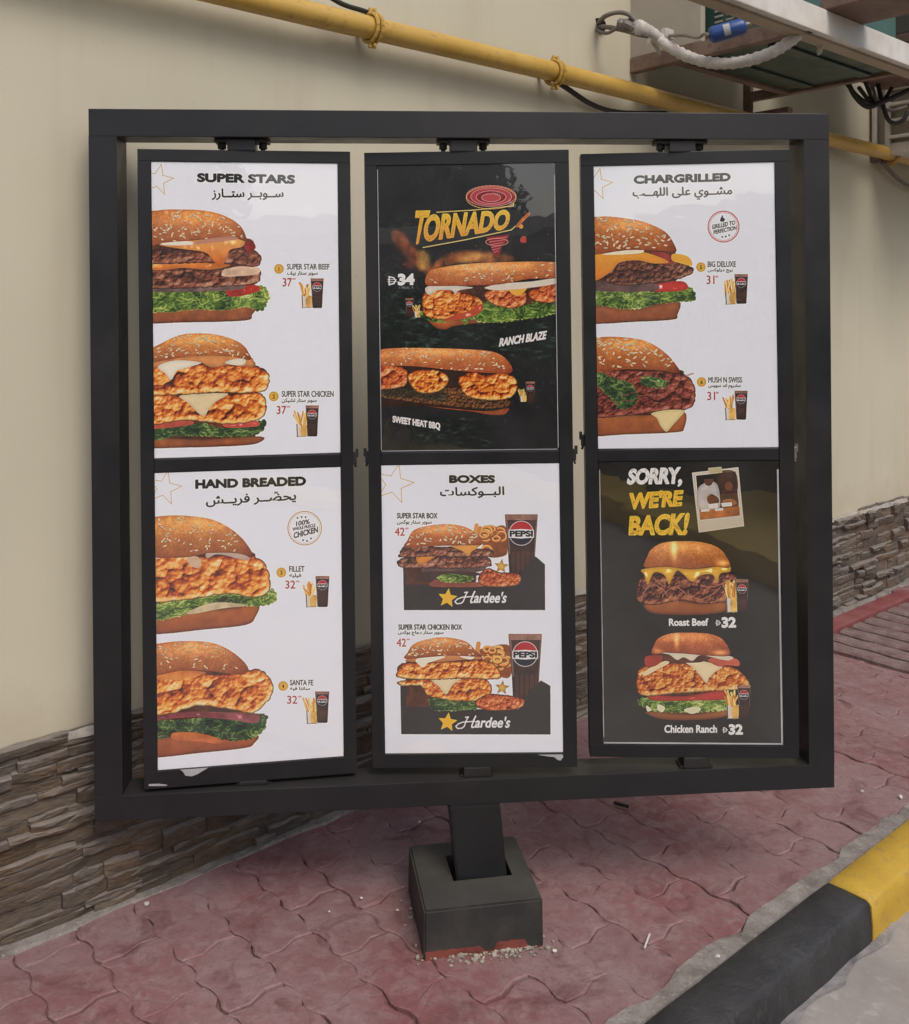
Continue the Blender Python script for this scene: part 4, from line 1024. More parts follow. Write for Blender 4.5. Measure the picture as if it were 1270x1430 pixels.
B.fill([(100, 338), (270, 305), (430, 318), (300, 352), (140, 356)], (226, 140, 74), alpha=.8, rough=3)
B.bun([(60, 170), (150, 158), (280, 143), (450, 150), (560, 195), (640, 260), (662, 308), (600, 328), (450, 308), (280, 308), (60, 340)], base=(204, 132, 76), seeds=40)
B.item('4', (855, 392), 'SANTA FE', (894, 1022, 358, 388), 'سانتا فيه', (894, 1003, 396, 418), '32', (878, 933, 446, 490), (965, 455, 1046, 600), (1033, 422, 1111, 596))
B.finish('hand_breaded_print')

# ---------- panel 2 upper: TORNADO
C = Poster(1, 'u', (36, 35, 37), 80)
C.view(500, 200)
vg = vnoise(C.h, C.w, 90, 3, 3); C.a *= (.75 + .5 * vg)[..., None]
def grassy(P, pts, k=.8, alpha=1.0):
    R = P.raster(smooth_poly(P.c(pts)), 14, 30)
    if R is None: return
    y0, x0, m_ = R; h_, w_ = m_.shape; P.seed += 2
    n1 = vnoise(h_, w_, 9, P.seed, 3, ax=2.6); n2 = vnoise(h_, w_, 60, P.seed + 1, 3); n3 = vnoise(h_, w_, 5, P.seed + 7, 2, ax=1.6); T = np.clip((n1 - .42) * 2.2, 0, 1) * np.clip(n2 * 2.2 - .5, 0, 1) * (.5 + n3) + .12
    P.comp(y0, x0, blur(m_, 8), palette(T, PALS['grass']) * k, alpha)
grassy(C, [(90, 830), (250, 800), (420, 870), (420, 960), (1110, 950), (1130, 1230), (900, 1180), (560, 1150), (90, 1200)], 1.0)
grassy(C, [(90, 400), (300, 430), (200, 520), (90, 520)], .7, .6)
for pts, col, al in (([(190, 480), (260, 500), (300, 560), (380, 640), (420, 720), (360, 720), (280, 640), (200, 560)], (150, 84, 50), .75), ([(400, 720), (440, 650), (560, 600), (760, 600), (870, 640), (760, 668), (560, 660), (440, 700)], (186, 112, 58), .75),
                     ([(330, 600), (380, 600), (400, 680), (340, 700)], (236, 186, 100), .7), ([(540, 650), (640, 610), (740, 620), (640, 655)], (232, 170, 96), .65), ([(280, 640), (330, 650), (300, 700), (250, 670)], (160, 80, 50), .5)):
    C.fill(pts, col, alpha=al, var=.6, soft=6)
for q in range(46):
    rg_ = random.Random(q); C.disc(rg_.uniform(130, 1090), rg_.uniform(500, 700), rg_.uniform(1, 3.2), (196, 132, 66), alpha=.7)
for k_, rr_ in enumerate((1.0, .82, .6, .38)):
    C.fill([(738 + 138 * rr_ * cos(a), 290 + k_ * 3 + 58 * rr_ * sin(a)) for a in np.linspace(0, 2 * pi, 20, endpoint=False)], [(150, 46, 54), (184, 74, 80), (140, 40, 50), (190, 84, 88)][k_])
    C.ring(738, 290 + k_ * 3, 138 * rr_, 4, (226, 150, 150), .8, ry=58 * rr_)
C.ring(738, 300, 138, 5, (226, 180, 110), .7, ry=62)
C.fill([(712, 520), (838, 505), (826, 545), (800, 565), (790, 600), (772, 628), (752, 610), (736, 565)], (150, 42, 50), smooth=False)
for q in range(6): C.line([(722 + q * 6, 530 + q * 15), (822 - q * 9, 518 + q * 15)], 4, (228, 140, 140), .8)
C.ring(770, 545, 62, 4, (220, 150, 140), .7, ry=20)
C.text('T', (305, 562), (352, 552), 190, (242, 190, 70), bold=.03, top=((322, 374), (400, 372)), grow=4, grad=(226, 150, 48), wear=.5)
C.text('ORNADO', (358, 548), (830, 474), 100, (244, 200, 88), bold=.03, top=((378, 396), (850, 366)), grow=5, grad=(228, 152, 50), wear=.5)
C.line([(437, 380), (640, 368), (860, 345), (862, 330)], 6, (226, 196, 120), .85); C.line([(360, 576), (600, 532), (850, 478), (872, 458)], 6, (226, 196, 120), .9)
C.line([(885, 455), (915, 420), (945, 390)], 18, (216, 132, 60), .8); C.fill([(905, 520), (930, 515), (932, 548), (902, 545)], (190, 80, 70)); C.disc(905, 460, 12, (226, 150, 80))
C.line([(172, 738), (172, 782)], 8, (220, 220, 220)); C.line([(172, 738), (198, 744), (208, 760), (198, 776), (172, 782)], 7, (220, 220, 220)); C.line([(163, 754), (212, 754)], 4, (220, 220, 220)); C.line([(163, 766), (212, 766)], 4, (220, 220, 220))
C.text('34', (222, 786), (312, 784), 62, (240, 240, 240), bold=.04, grow=4)
C.text('1 MEAL R', (228, 806), (308, 806), 13, (150, 150, 150), bold=.0)
C.cup(262, 858, 308, 955 + 10); C.fries(300, 890, 348, 965)
# first sub
C.view(500, 430)
C.fill([(400, 60), (560, 60), (800, 45), (1110, -10), (1110, 15), (900, 60), (560, 95), (480, 120), (420, 100)], (176, 100, 54), var=.2, rim=.3)
C.leaf([(340, 25), (440, 40), (560, 20), (700, 0), (1110, -60), (1110, 5), (900, 40), (640, 60), (600, 90), (560, 60), (450, 78), (380, 60)])
C.view(500, 200)
C.back(385, 775, 1180, 945)
C.leaf([(640, 950), (720, 880), (900, 905), (1110, 850), (1120, 930), (900, 975), (700, 990)])
C.lumps([(355, 880), (375, 815), (450, 800), (560, 820), (665, 850), (692, 900), (640, 945), (560, 975), (440, 975), (370, 950)], 'crisp', 20, 4)
C.fill([(500, 965), (620, 925), (680, 890), (690, 925), (620, 965), (480, 985)], (190, 84, 58), gloss=.4)
C.lumps([(700, 830), (800, 790), (900, 800), (935, 840), (925, 890), (850, 915), (745, 890)], 'crisp2', 18, 4)
C.lumps([(940, 830), (1010, 790), (1120, 770), (1120, 870), (1000, 880)], 'crisp2', 18, 4)
C.fill([(840, 810), (935, 790), (925, 820), (880, 845)], (238, 178, 78))
C.fill([(375, 800), (430, 785), (560, 790), (640, 800), (560, 815), (540, 840), (520, 815), (440, 815), (400, 840), (380, 830)], (236, 226, 208), rim=.15)
C.fill([(700, 800), (800, 775), (960, 765), (1110, 745), (1110, 775), (960, 800), (780, 815)], (226, 214, 196), rough=3)
C.bun([(378, 785), (388, 720), (450, 690), (600, 668), (800, 658), (1000, 655), (1140, 668), (1140, 742), (950, 750), (800, 780), (700, 785), (500, 790)], base=(214, 142, 84), dark=(150, 72, 38), seeds=40)
C.view(500, 430)
C.text('RANCH BLAZE', (783, 214), (1040, 172), 46, (226, 220, 216), bold=.02, grow=3, shear=.18)
# second sub
C.fill([(90, 490), (250, 520), (400, 545), (700, 572), (832, 556), (825, 580), (800, 592), (730, 592), (640, 575), (500, 560), (90, 510)], (178, 98, 52), var=.2, rim=.2)
C.back(40, 315, 840, 545, (62, 34, 22))
C.lumps([(90, 430), (300, 450), (560, 440), (700, 500), (830, 500), (835, 545), (700, 560), (500, 545), (90, 490)], 'slaw', 9, 5)
grassy(C, [(100, 430), (300, 440), (500, 470), (480, 510), (250, 500), (100, 480)], 1.2, .6)
C.lumps([(60, 320), (250, 330), (275, 400), (235, 440), (60, 445)], 'crisp2', 18, 4)
C.lumps([(280, 365), (370, 338), (480, 360), (502, 410), (450, 460), (350, 472), (290, 425)], 'crisp', 18, 4)
C.lumps([(555, 395), (600, 365), (650, 352), (700, 375), (800, 358), (872, 390), (882, 450), (840, 500), (720, 512), (600, 485)], 'crisp', 20, 4)
C.bun([(60, 262), (160, 225), (400, 222), (700, 235), (800, 265), (850, 320), (850, 358), (780, 362), (560, 348), (300, 322), (60, 318)], base=(208, 132, 78), dark=(156, 76, 42), seeds=60)
C.fries(886, 448, 936, 520); C.cup(930, 408, 982, 532)
grassy(C, [(300, 620), (600, 600), (760, 640), (700, 780), (350, 780)], .9, .7)
C.text('SWEET HEAT BBQ', (193, 640), (455, 680), 42, (222, 216, 212), bold=.02, grow=3)
C.finish('tornado_print', .3)

# ---------- panel 2 lower: BOXES
D = Poster(1, 'l', WHITE, 120)
D.view(500, 640)
D.corner_star(200, 142, 112, radians(14))
D.text('BOXES', (508, 136), (758, 136), 39, (22, 22, 26), bold=.02, grow=5)
D.text('البــوكسات', (456, 224), (810, 218), 60, (26, 26, 32), bold=0, grow=3, rtl=True)
def meal_box(P, name, nb, ar, ab, pb, box, gl, cupb, starc, hd, kind):
    P.text(name, (nb[0], nb[3]), (nb[1], nb[3]), nb[3] - nb[2], (26, 24, 28), bold=.0, grow=2)
    P.text(ar, (ab[0], ab[3]), (ab[1], ab[3]), ab[3] - ab[2], (30, 28, 32), grow=1, bold=0, rtl=True)
    P.text('42', (pb[0], pb[3]), (pb[1], pb[3]), pb[3] - pb[2], (186, 24, 44), bold=0, grow=1); P.text('00', (pb[1] + 4, pb[2] + 9), (pb[1] + 22, pb[2] + 9), 9, (186, 24, 44), bold=0)
meal_box(D, 'SUPER STAR BOX', (217, 440, 305, 334), 'سوبر ستار بوكس', (217, 408, 343, 370), (205, 258, 386, 430), 0, 0, 0, 0, 0, 0)
def curly(P, pts, st):
    P.fill(pts, (150, 84, 32), var=.3, rough=2)
    cx_ = sum(p[0] for p in pts) / len(pts); cy = sum(p[1] for p in pts) / len(pts); g_ = random.Random(int(cx_ + cy))
    for q in range(13):
        x, y = cx_ + g_.uniform(-58, 52), cy + g_.uniform(-62, 62); r_ = g_.uniform(18, 30); y2 = r_ * g_.uniform(.55, .95)
        P.ring(x + 1, y + 4, r_, 17, (130, 66, 22), .9, ry=y2); P.ring(x, y, r_, 14, g_.choice([(226, 142, 58), (240, 170, 84), (212, 122, 46)]), 1, ry=y2); P.ring(x - 1, y - 3, r_, 4, (250, 206, 130), .7, ry=y2)
    P.fill(P.star(st[0], st[1], 42, .1, .45), (236, 186, 92), smooth=False, rim=.25)
def box_logo(P, sx, sy, x0, x1, yb):
    P.fill(P.star(sx, sy, 56, .12, .46), (246, 188, 52), smooth=False)
    h_ = 66
    hx_ = x0 + 62
    W_ = (236, 236, 236)
    P.line([(hx_ + 8, yb - 58), (hx_ - 2, yb - 40), (hx_ - 14, yb - 8), (hx_ - 26, yb + 2), (hx_ - 50, yb + 4), (hx_ - 60, yb - 8), (hx_ - 46, yb - 22), (hx_ - 20, yb - 32), (hx_ + 44, yb - 36)], 7, W_)
    P.line([(hx_ + 50, yb - 64), (hx_ + 40, yb - 44), (hx_ + 28, yb - 10), (hx_ + 30, yb - 2), (hx_ + 40, yb - 4)], 9, W_)
    P.line([(hx_ - 6, yb - 58), (hx_ + 10, yb - 60)], 8, W_)
    P.text("ardee's", (x0 + 106, yb), (x1 - 12, yb), 60, W_, bold=.01, shear=.22, grow=3)
def drink(P, x0, y0, x1, y1, box_y, big=True): P.cup(x0, y0, x1, y1, True, True)
curly(D, [(650, 400), (700, 385), (730, 400), (800, 372), (828, 410), (832, 520), (790, 548), (720, 545), (690, 470)], (795, 600))
D.line([(650, 410), (658, 372)], 22, (230, 160, 84)); D.line([(668, 415), (676, 385)], 18, (214, 140, 66))
D.cup(815, 312, 997, 660, True, True)
D.fill([(250, 600), (380, 600), (400, 690), (660, 712), (880, 705), (905, 640), (940, 590), (985, 545), (1037, 590), (1038, 843), (255, 843)], (52, 46, 47), smooth=False, rough=.4)
D.back(268, 475, 655, 700)
D.fill([(400, 690), (420, 675), (560, 690), (700, 690), (690, 712), (560, 716), (410, 712)], (150, 84, 66), var=.2)
D.leaf([(435, 655), (520, 622), (620, 638), (634, 675), (560, 688), (470, 682)])
D.fill([(370, 608), (560, 612), (700, 596), (690, 625), (560, 640), (380, 632)], (120, 100, 96), grad=(90, 60, 55), var=.25)
D.fill([(370, 632), (660, 635), (640, 655), (500, 640), (440, 660), (400, 690)], (74, 48, 46), var=.2)
D.lumps([(228, 565), (330, 548), (560, 545), (705, 545), (738, 578), (722, 602), (560, 612), (400, 610), (240, 606)], 'patty', 18, 3)
D.fill([(325, 548), (380, 540), (445, 533), (400, 565), (350, 592), (330, 580)], (234, 150, 66), rim=.15)
D.lumps([(233, 530), (270, 488), (450, 488), (640, 502), (738, 508), (738, 545), (600, 548), (400, 545), (240, 550)], 'patty', 18, 3)
D.fill([(500, 480), (600, 482), (690, 468), (660, 500), (630, 520), (612, 545), (585, 520), (540, 500)], (240, 166, 80), rim=.12)
D.fill([(330, 472), (372, 470), (385, 492), (335, 492)], (240, 228, 208)); D.fill([(415, 488), (470, 466), (530, 475), (500, 492)], (240, 226, 204))
D.bun([(262, 498), (275, 455), (310, 400), (400, 374), (510, 367), (610, 388), (668, 435), (688, 480), (600, 484), (420, 488)], base=(206, 128, 72), seeds=55)
D.lumps([(668, 660), (715, 612), (790, 635), (860, 635), (902, 652), (892, 700), (780, 716), (685, 704)], 'crisp2', 14, 3, k=.95)
box_logo(D, 497, 777, 535, 830, 803)
D.view(500, 850)
meal_box(D, 'SUPER STAR CHICKEN BOX', (225, 576, 90, 118), 'سوبر ستار دجاج بوكس', (222, 474, 124, 151), (215, 266, 168, 212), 0, 0, 0, 0, 0, 0)
curly(D, [(670, 235), (740, 215), (800, 200), (848, 222), (850, 370), (790, 378), (730, 300)], (800, 440))
D.line([(660, 240), (668, 195)], 24, (224, 150, 76))
D.cup(835, 142, 1020, 515, True, True)
D.fill([(235, 430), (350, 430), (372, 500), (390, 545), (560, 560), (890, 560), (925, 500), (965, 450), (1015, 400), (1067, 430), (1068, 700), (240, 698)], (52, 46, 47), smooth=False, rough=.4)
D.back(268, 260, 690, 545)
D.leaf([(400, 500), (500, 485), (630, 515), (660, 555), (540, 565), (420, 560)], 'lettd')
D.lumps([(230, 405), (400, 390), (620, 385), (700, 392), (742, 440), (700, 505), (560, 515), (440, 498), (380, 480), (350, 430), (240, 428)], 'crisp', 20, 3)
D.fill([(405, 395), (480, 388), (572, 390), (525, 425), (490, 478), (450, 435)], (240, 220, 176), rim=.1)
D.lumps([(218, 352), (250, 305), (420, 300), (600, 290), (720, 290), (790, 350), (772, 392), (600, 388), (400, 396), (232, 385)], 'crisp', 20, 3)
D.fill([(260, 290), (400, 255), (640, 250), (690, 280), (600, 285), (400, 300)], (214, 142, 90), rim=.15)
D.fill([(318, 288), (380, 265), (485, 268), (430, 290), (385, 305), (362, 328)], (246, 236, 212)); D.fill([(565, 268), (610, 256), (648, 262), (628, 284)], (246, 236, 212))
D.bun([(262, 280), (275, 245), (310, 198), (400, 168), (500, 162), (600, 185), (652, 235), (685, 268), (520, 262), (400, 270)], base=(208, 132, 76), seeds=45)
D.lumps([(648, 520), (720, 478), (800, 480), (860, 488), (924, 508), (895, 556), (780, 568), (690, 560)], 'crisp2', 14, 3)
box_logo(D, 497, 632, 540, 850, 662)
D.finish('boxes_print')

# ---------- panel 3 upper: CHARGRILLED
E_ = Poster(2, 'u', WHITE, 160)
E_.view(800, 200, 1270 / 380)
E_.corner_star(112, 188, 76, radians(12))
E_.text('CHARGRILLED', (288, 187), (737, 174), 36, (28, 26, 30), bold=.02, grow=5)
E_.text('مشــوي على اللهــب', (282, 268), (745, 258), 60, (30, 28, 34), bold=0, grow=3, rtl=True)
E_.ring(705, 387, 72, 4.5, (196, 84, 96)); E_.ring(705, 387, 65, 1.6, (206, 110, 120))
E_.text('GRILLED TO', (652, 400), (760, 378), 20, (60, 50, 56), bold=.01, grow=1)
E_.text('PERFECTION', (660, 424), (766, 402), 19, (60, 50, 56), bold=.01, grow=1)
E_.fill([(690, 362), (694, 345), (702, 334), (704, 346), (712, 352), (706, 364)], (50, 40, 46))
for q in ((700, 436), (716, 434), (732, 428)): E_.disc(q[0], q[1], 4, (90, 70, 80))
E_.back(40, 495, 480, 775)
E_.fill([(60, 760), (300, 770), (492, 735), (490, 800), (470, 822), (300, 832), (60, 838)], (178, 110, 70), grad=(142, 82, 50), var=.15, rim=.3)
E_.leaf([(60, 690), (250, 672), (400, 700), (540, 668), (572, 728), (500, 738), (400, 745), (300, 770), (200, 765), (60, 735)])
E_.fill([(360, 668), (440, 648), (520, 645), (532, 683), (400, 692)], (206, 62, 54), gloss=.6, rim=.15)
E_.fill([(60, 645), (360, 648), (375, 690), (60, 685)], (112, 84, 80), var=.3, rough=2)
E_.lumps([(150, 640), (180, 580), (240, 545), (330, 540), (420, 560), (470, 540), (558, 580), (552, 610), (450, 642), (250, 662)], 'patty', 18, 4, k=.9)
E_.fill([(370, 505), (450, 515), (475, 560), (420, 560), (390, 535)], (150, 62, 56), var=.3)
E_.fill([(470, 515), (540, 528), (558, 570), (500, 558), (465, 545)], (240, 176, 66))
E_.fill([(60, 520), (300, 505), (400, 528), (450, 555), (380, 560), (300, 545), (220, 556), (190, 590), (160, 612), (110, 640), (60, 640)], (242, 172, 64), grad=(224, 130, 44), rim=.1)
E_.fill([(140, 505), (220, 485), (320, 490), (318, 512), (160, 520)], (246, 234, 200))
E_.bun([(40, 362), (120, 342), (200, 343), (330, 365), (430, 410), (472, 465), (482, 508), (400, 500), (250, 498), (40, 515)], seeds=75)
E_.item('5', (600, 577), 'BIG DELUXE', (632, 763, 550, 576), 'بيج ديلوكس', (632, 748, 582, 604), '31', (627, 663, 617, 656), (698, 632, 764, 750), (757, 610, 820, 748))
E_.view(800, 430)
E_.back(40, 285, 520, 515)
E_.fill([(60, 508), (370, 500), (520, 482), (522, 560), (480, 580), (250, 590), (60, 594)], (190, 118, 68), grad=(150, 88, 52), var=.12, rim=.25)
E_.lumps([(60, 300), (250, 290), (480, 298), (560, 345), (572, 420), (540, 470), (400, 482), (250, 502), (60, 495)], 'beef', 22, 5)
E_.leaf([(110, 300), (200, 330), (280, 360), (300, 440), (230, 470), (180, 420), (110, 350)], 'lettd', 8)
E_.leaf([(330, 320), (440, 340), (420, 370), (330, 360)], 'lettd', 8)
for q in range(14):
    g_ = random.Random(q + 3); x = g_.uniform(130, 520); y = g_.uniform(320, 480); E_.line([(x, y), (x + g_.uniform(20, 70), y + g_.uniform(-22, 10))], g_.uniform(3, 7), (168, 104, 84), .6)
E_.fill([(368, 492), (440, 476), (522, 478), (500, 512), (470, 545), (440, 577), (412, 552), (395, 515)], (240, 218, 160), rim=.12)
E_.bun([(40, 150), (120, 137), (200, 134), (330, 150), (420, 198), (480, 260), (498, 302), (400, 290), (250, 285), (40, 292)], seeds=75)
E_.item('6', (603, 345), 'MUSH N SWISS', (635, 792, 322, 348), 'مشروم اند سويس', (635, 785, 353, 377), '31', (630, 666, 391, 430), (698, 405, 762, 522), (757, 386, 818, 521))
E_.finish('chargrilled_print')

# ---------- panel 3 lower: SORRY, WE'RE BACK!
G = Poster(2, 'l', (36, 32, 30), 200)
G.view(800, 640, 1270 / 380)
def brush(P, t, bl, br, tl, tr, col):
    n = len(t.replace(' ', '')); rgb = random.Random(t)
    P.text(t, bl, br, 0, col, bold=.03, top=(tl, tr), grow=6, wear=.55)
brush(G, 'SORRY,', (252, 134), (508, 132), (268, 52), (516, 42), (240, 238, 234))
brush(G, "WE'RE", (262, 240), (508, 222), (268, 162), (518, 148), (242, 186, 64))
brush(G, 'BACK!', (264, 360), (532, 358), (270, 272), (548, 256), (244, 192, 72))
G.fill([(558, 68), (775, 42), (802, 318), (590, 348)], (214, 206, 190), smooth=False, grad=(196, 184, 166))
G.fill([(577, 82), (762, 62), (781, 268), (597, 288)], (48, 32, 26), smooth=False, var=.5)
G.fill([(680, 70), (760, 64), (768, 160), (700, 170)], (78, 52, 38), alpha=.8, var=.5)
G.fill([(585, 150), (610, 120), (650, 108), (680, 130), (690, 200), (680, 236), (592, 240)], (206, 196, 190), rim=.2, var=.15)
G.disc(636, 104, 21, (104, 66, 48), ry=26); G.fill([(614, 90), (636, 76), (658, 88), (654, 96), (620, 98)], (26, 18, 16))
G.fill([(628, 185), (650, 168), (680, 185), (682, 210), (640, 215)], (120, 66, 44), var=.4)
G.disc(730, 132, 18, (126, 80, 58), ry=22); G.fill([(695, 160), (730, 150), (768, 170), (772, 236), (700, 240)], (92, 52, 40), var=.4)
G.fill([(700, 200), (740, 190), (768, 210), (730, 226)], (160, 104, 74))
G.fill([(594, 244), (780, 226), (782, 268), (597, 286)], (176, 104, 58), smooth=False, var=.4)
G.fill([(632, 216), (678, 210), (680, 232), (640, 236)], (226, 220, 212), smooth=False); G.fill([(694, 210), (744, 206), (745, 224), (700, 228)], (224, 218, 210), smooth=False)
G.fill([(600, 240), (640, 236), (640, 248), (602, 252)], (222, 214, 204), smooth=False); G.fill([(664, 236), (704, 232), (704, 244), (668, 248)], (222, 214, 204), smooth=False)
G.fill([(634, 46), (696, 40), (700, 68), (638, 74)], (198, 184, 146), smooth=False)
G.back(345, 505, 725, 695)
G.fill([(340, 680), (480, 665), (600, 680), (712, 668), (722, 708), (680, 724), (560, 734), (400, 728), (350, 712)], (190, 118, 66), grad=(140, 80, 44), var=.1, rim=.35)
G.lumps([(296, 620), (310, 570), (350, 545), (450, 545), (600, 545), (745, 540), (765, 580), (730, 630), (710, 670), (600, 680), (500, 662), (400, 685), (330, 680), (298, 655)], 'roast', 22, 5)
for q in ((330, 640, 380, 590, 440, 640), (420, 650, 480, 600, 540, 655), (460, 640, 490, 680, 480, 640), (540, 620, 600, 660, 690, 600), (600, 590, 660, 600, 740, 560), (380, 560, 430, 600, 420, 560)):
    pts_ = [(q[0], q[1]), (q[2], q[3]), (q[4], q[5])]
    G.line([tuple(v_) for v_ in smooth_poly(np.array(pts_), 4)[:9]], 6, (176, 116, 84), .75)
G.fill([(325, 520), (440, 508), (560, 520), (720, 502), (736, 530), (690, 540), (676, 585), (655, 545), (600, 548), (560, 578), (520, 545), (490, 525), (466, 560), (450, 590), (428, 545), (380, 535), (352, 592), (335, 545)], (242, 182, 66), rim=.2, gloss=.6)
G.bun([(338, 510), (345, 470), (370, 425), (420, 396), (500, 388), (600, 392), (680, 418), (722, 465), (732, 512), (650, 505), (560, 520), (440, 508)], base=(206, 132, 74), dark=(140, 74, 36), seeds=0, sheen=[(.36, .3, .035, .34, .5), (.9, .75, .06, .1, .5)])
G.fries(700, 572, 772, 720); G.cup(762, 566, 822, 722)
def dirham(P, x, y, w_):
    c_ = (225, 222, 218); P.line([(x + w_ * .3, y - w_ * .55), (x + w_ * .3, y + w_ * .55)], w_ * .2, c_); P.line([(x + w_ * .3, y - w_ * .5), (x + w_ * .8, y - w_ * .35), (x + w_, y), (x + w_ * .8, y + w_ * .35), (x + w_ * .3, y + w_ * .5)], w_ * .16, c_)
    P.line([(x, y - w_ * .12), (x + w_ * 1.1, y - w_ * .12)], w_ * .09, c_); P.line([(x, y + w_ * .14), (x + w_ * 1.1, y + w_ * .14)], w_ * .09, c_)
G.text('Roast Beef', (451, 784), (634, 783), 34, (236, 232, 226), bold=.02, grow=2); dirham(G, 667, 769, 22); G.text('32', (698, 792), (763, 791), 48, (240, 236, 230), bold=.03, grow=4)
G.view(800, 860)
G.back(375, 175, 725, 465)
G.fill([(352, 448), (560, 462), (722, 440), (722, 468), (660, 482), (560, 489), (430, 486), (370, 470)], (196, 124, 72), grad=(140, 84, 50), rim=.3)
G.leaf([(308, 405), (330, 385), (400, 400), (560, 382), (720, 395), (722, 438), (640, 445), (560, 450), (400, 448), (340, 428)], 'lett', 7)
G.fill([(345, 420), (370, 440), (350, 448)], (236, 226, 190)); G.fill([(400, 415), (432, 430), (420, 452), (398, 440)], (236, 230, 190)); G.fill([(520, 440), (580, 425), (600, 440), (560, 460)], (232, 224, 180))
G.fill([(358, 372), (520, 378), (705, 350), (705, 392), (560, 398), (450, 400), (370, 395)], (196, 70, 58), rim=.2, gloss=.35)
G.lumps([(303, 285), (330, 240), (480, 220), (600, 235), (740, 238), (812, 290), (824, 332), (780, 345), (700, 352), (500, 362), (320, 372)], 'crisp', 20, 5, k=.95)
G.fill([(328, 272), (360, 245), (430, 213), (452, 222), (400, 250), (345, 280)], (240, 214, 166))
G.fill([(520, 212), (590, 210), (698, 238), (668, 262), (640, 290), (625, 316), (600, 285), (565, 245)], (244, 222, 176), rim=.1)
G.fill([(343, 192), (420, 188), (410, 220), (380, 238), (345, 240)], (166, 66, 48), var=.2); G.fill([(630, 205), (700, 195), (770, 205), (778, 235), (720, 232), (680, 238)], (190, 96, 74), var=.2)
G.fill([(420, 190), (480, 180), (640, 190), (600, 218), (500, 220), (440, 212)], (104, 56, 40), var=.3)
G.fill([(392, 172), (560, 180), (738, 190), (735, 210), (690, 205), (600, 185), (560, 212), (520, 195), (488, 208), (450, 182)], (240, 226, 196), rim=.12)
G.bun([(374, 180), (380, 140), (405, 105), (460, 84), (540, 80), (640, 86), (705, 115), (735, 185), (640, 188), (560, 182), (450, 172)], base=(196, 112, 66), dark=(134, 66, 40), seeds=0, sheen=[(.33, .35, .03, .3, .4), (.86, .8, .09, .1, .45), (.1, .75, .06, .1, .3)])
G.fries(702, 348, 778, 482); G.cup(770, 325, 832, 482)
G.text('Chicken Ranch', (430, 548), (675, 548), 36, (236, 232, 226), bold=.02, grow=2); dirham(G, 699, 534, 22); G.text('32', (731, 556), (795, 556), 47, (240, 236, 230), bold=.03, grow=4)
G.finish('sorry_print', .3)

# clear covers in front of the posters, thin white edge strips, torn corners
for k, P in enumerate(PANELS):
    e = P['o']
    for nm in 'ul':
        x0, x1, z0, z1 = P['r'][nm]
        MB().box(x0 + .0008, x1 - .0008, .0006, .0022, z0 + .0008, z1 - .0008).build('clear_cover', M['pane'], e)
def scrap(k, pts, y=-.0012):
    P = PANELS[k]; lx, lz = panel_loc(P['M'], [q[0] for q in pts], [q[1] for q in pts]); n = len(pts)
    V = [(a, y, b) for a, b in zip(lx, lz)] + [(a, y + .0008, b) for a, b in zip(lx, lz)]
    MB().add(V, [tuple(range(n)), tuple(range(n, 2 * n))] + [(i, (i + 1) % n, n + (i + 1) % n, n + i) for i in range(n)]).build('paper_scrap', M['paper'], P['o'])
scrap(0, [(252, 1075), (280, 1073), (291, 1072), (284, 1076), (276, 1081), (268, 1084), (259, 1083), (256, 1078)])
scrap(0, [(208, 1095), (222, 1094.5), (234, 1096), (232, 1097.5), (208, 1097.5)])
scrap(1, [(752, 1054), (786, 1053.5), (787, 1057), (783, 1062), (779, 1061), (774, 1057), (764, 1056)])
# white strips edging the two dark posters; the first draws in a reflected line
P = PANELS[2]; x0, x1, z0, z1 = P['r']['l']
MB().box(x1 - .0075, x1 - .0035, -.0008, .0003, z0 + .006, z1 - .022).build('edge_strip', M['paper'], P['o'])  # white reflection line painted in as a strip
MB().box(x0 + .003, x0 + .0048, -.0008, .0003, z0 + .02, z1 - .02).build('edge_strip', M['paper'], P['o'])
MB().box(x0 + .004, x1 - .0035, -.0008, .0003, z0 + .0035, z0 + .0068).build('edge_strip', M['paper'], P['o'])
P = PANELS[1]; x0, x1, z0, z1 = P['r']['u']
MB().box(x1 - .0042, x1 - .0025, -.0008, .0003, z0 + .006, z1 - .03).build('edge_strip', M['paper'], P['o'])
MB().box(x0 + .002, x0 + .0035, -.0008, .0003, z0 + .006, z1 - .01).build('edge_strip', M['paper'], P['o'])
MB().box(x0 + .004, x1 - .005, -.0008, .0003, z0 + .002, z0 + .0034).build('edge_strip', M['paper'], P['o'])

# ================================================================== WALL SERVICES
def ws(px, py, off): return W(*meas(px, py, off))
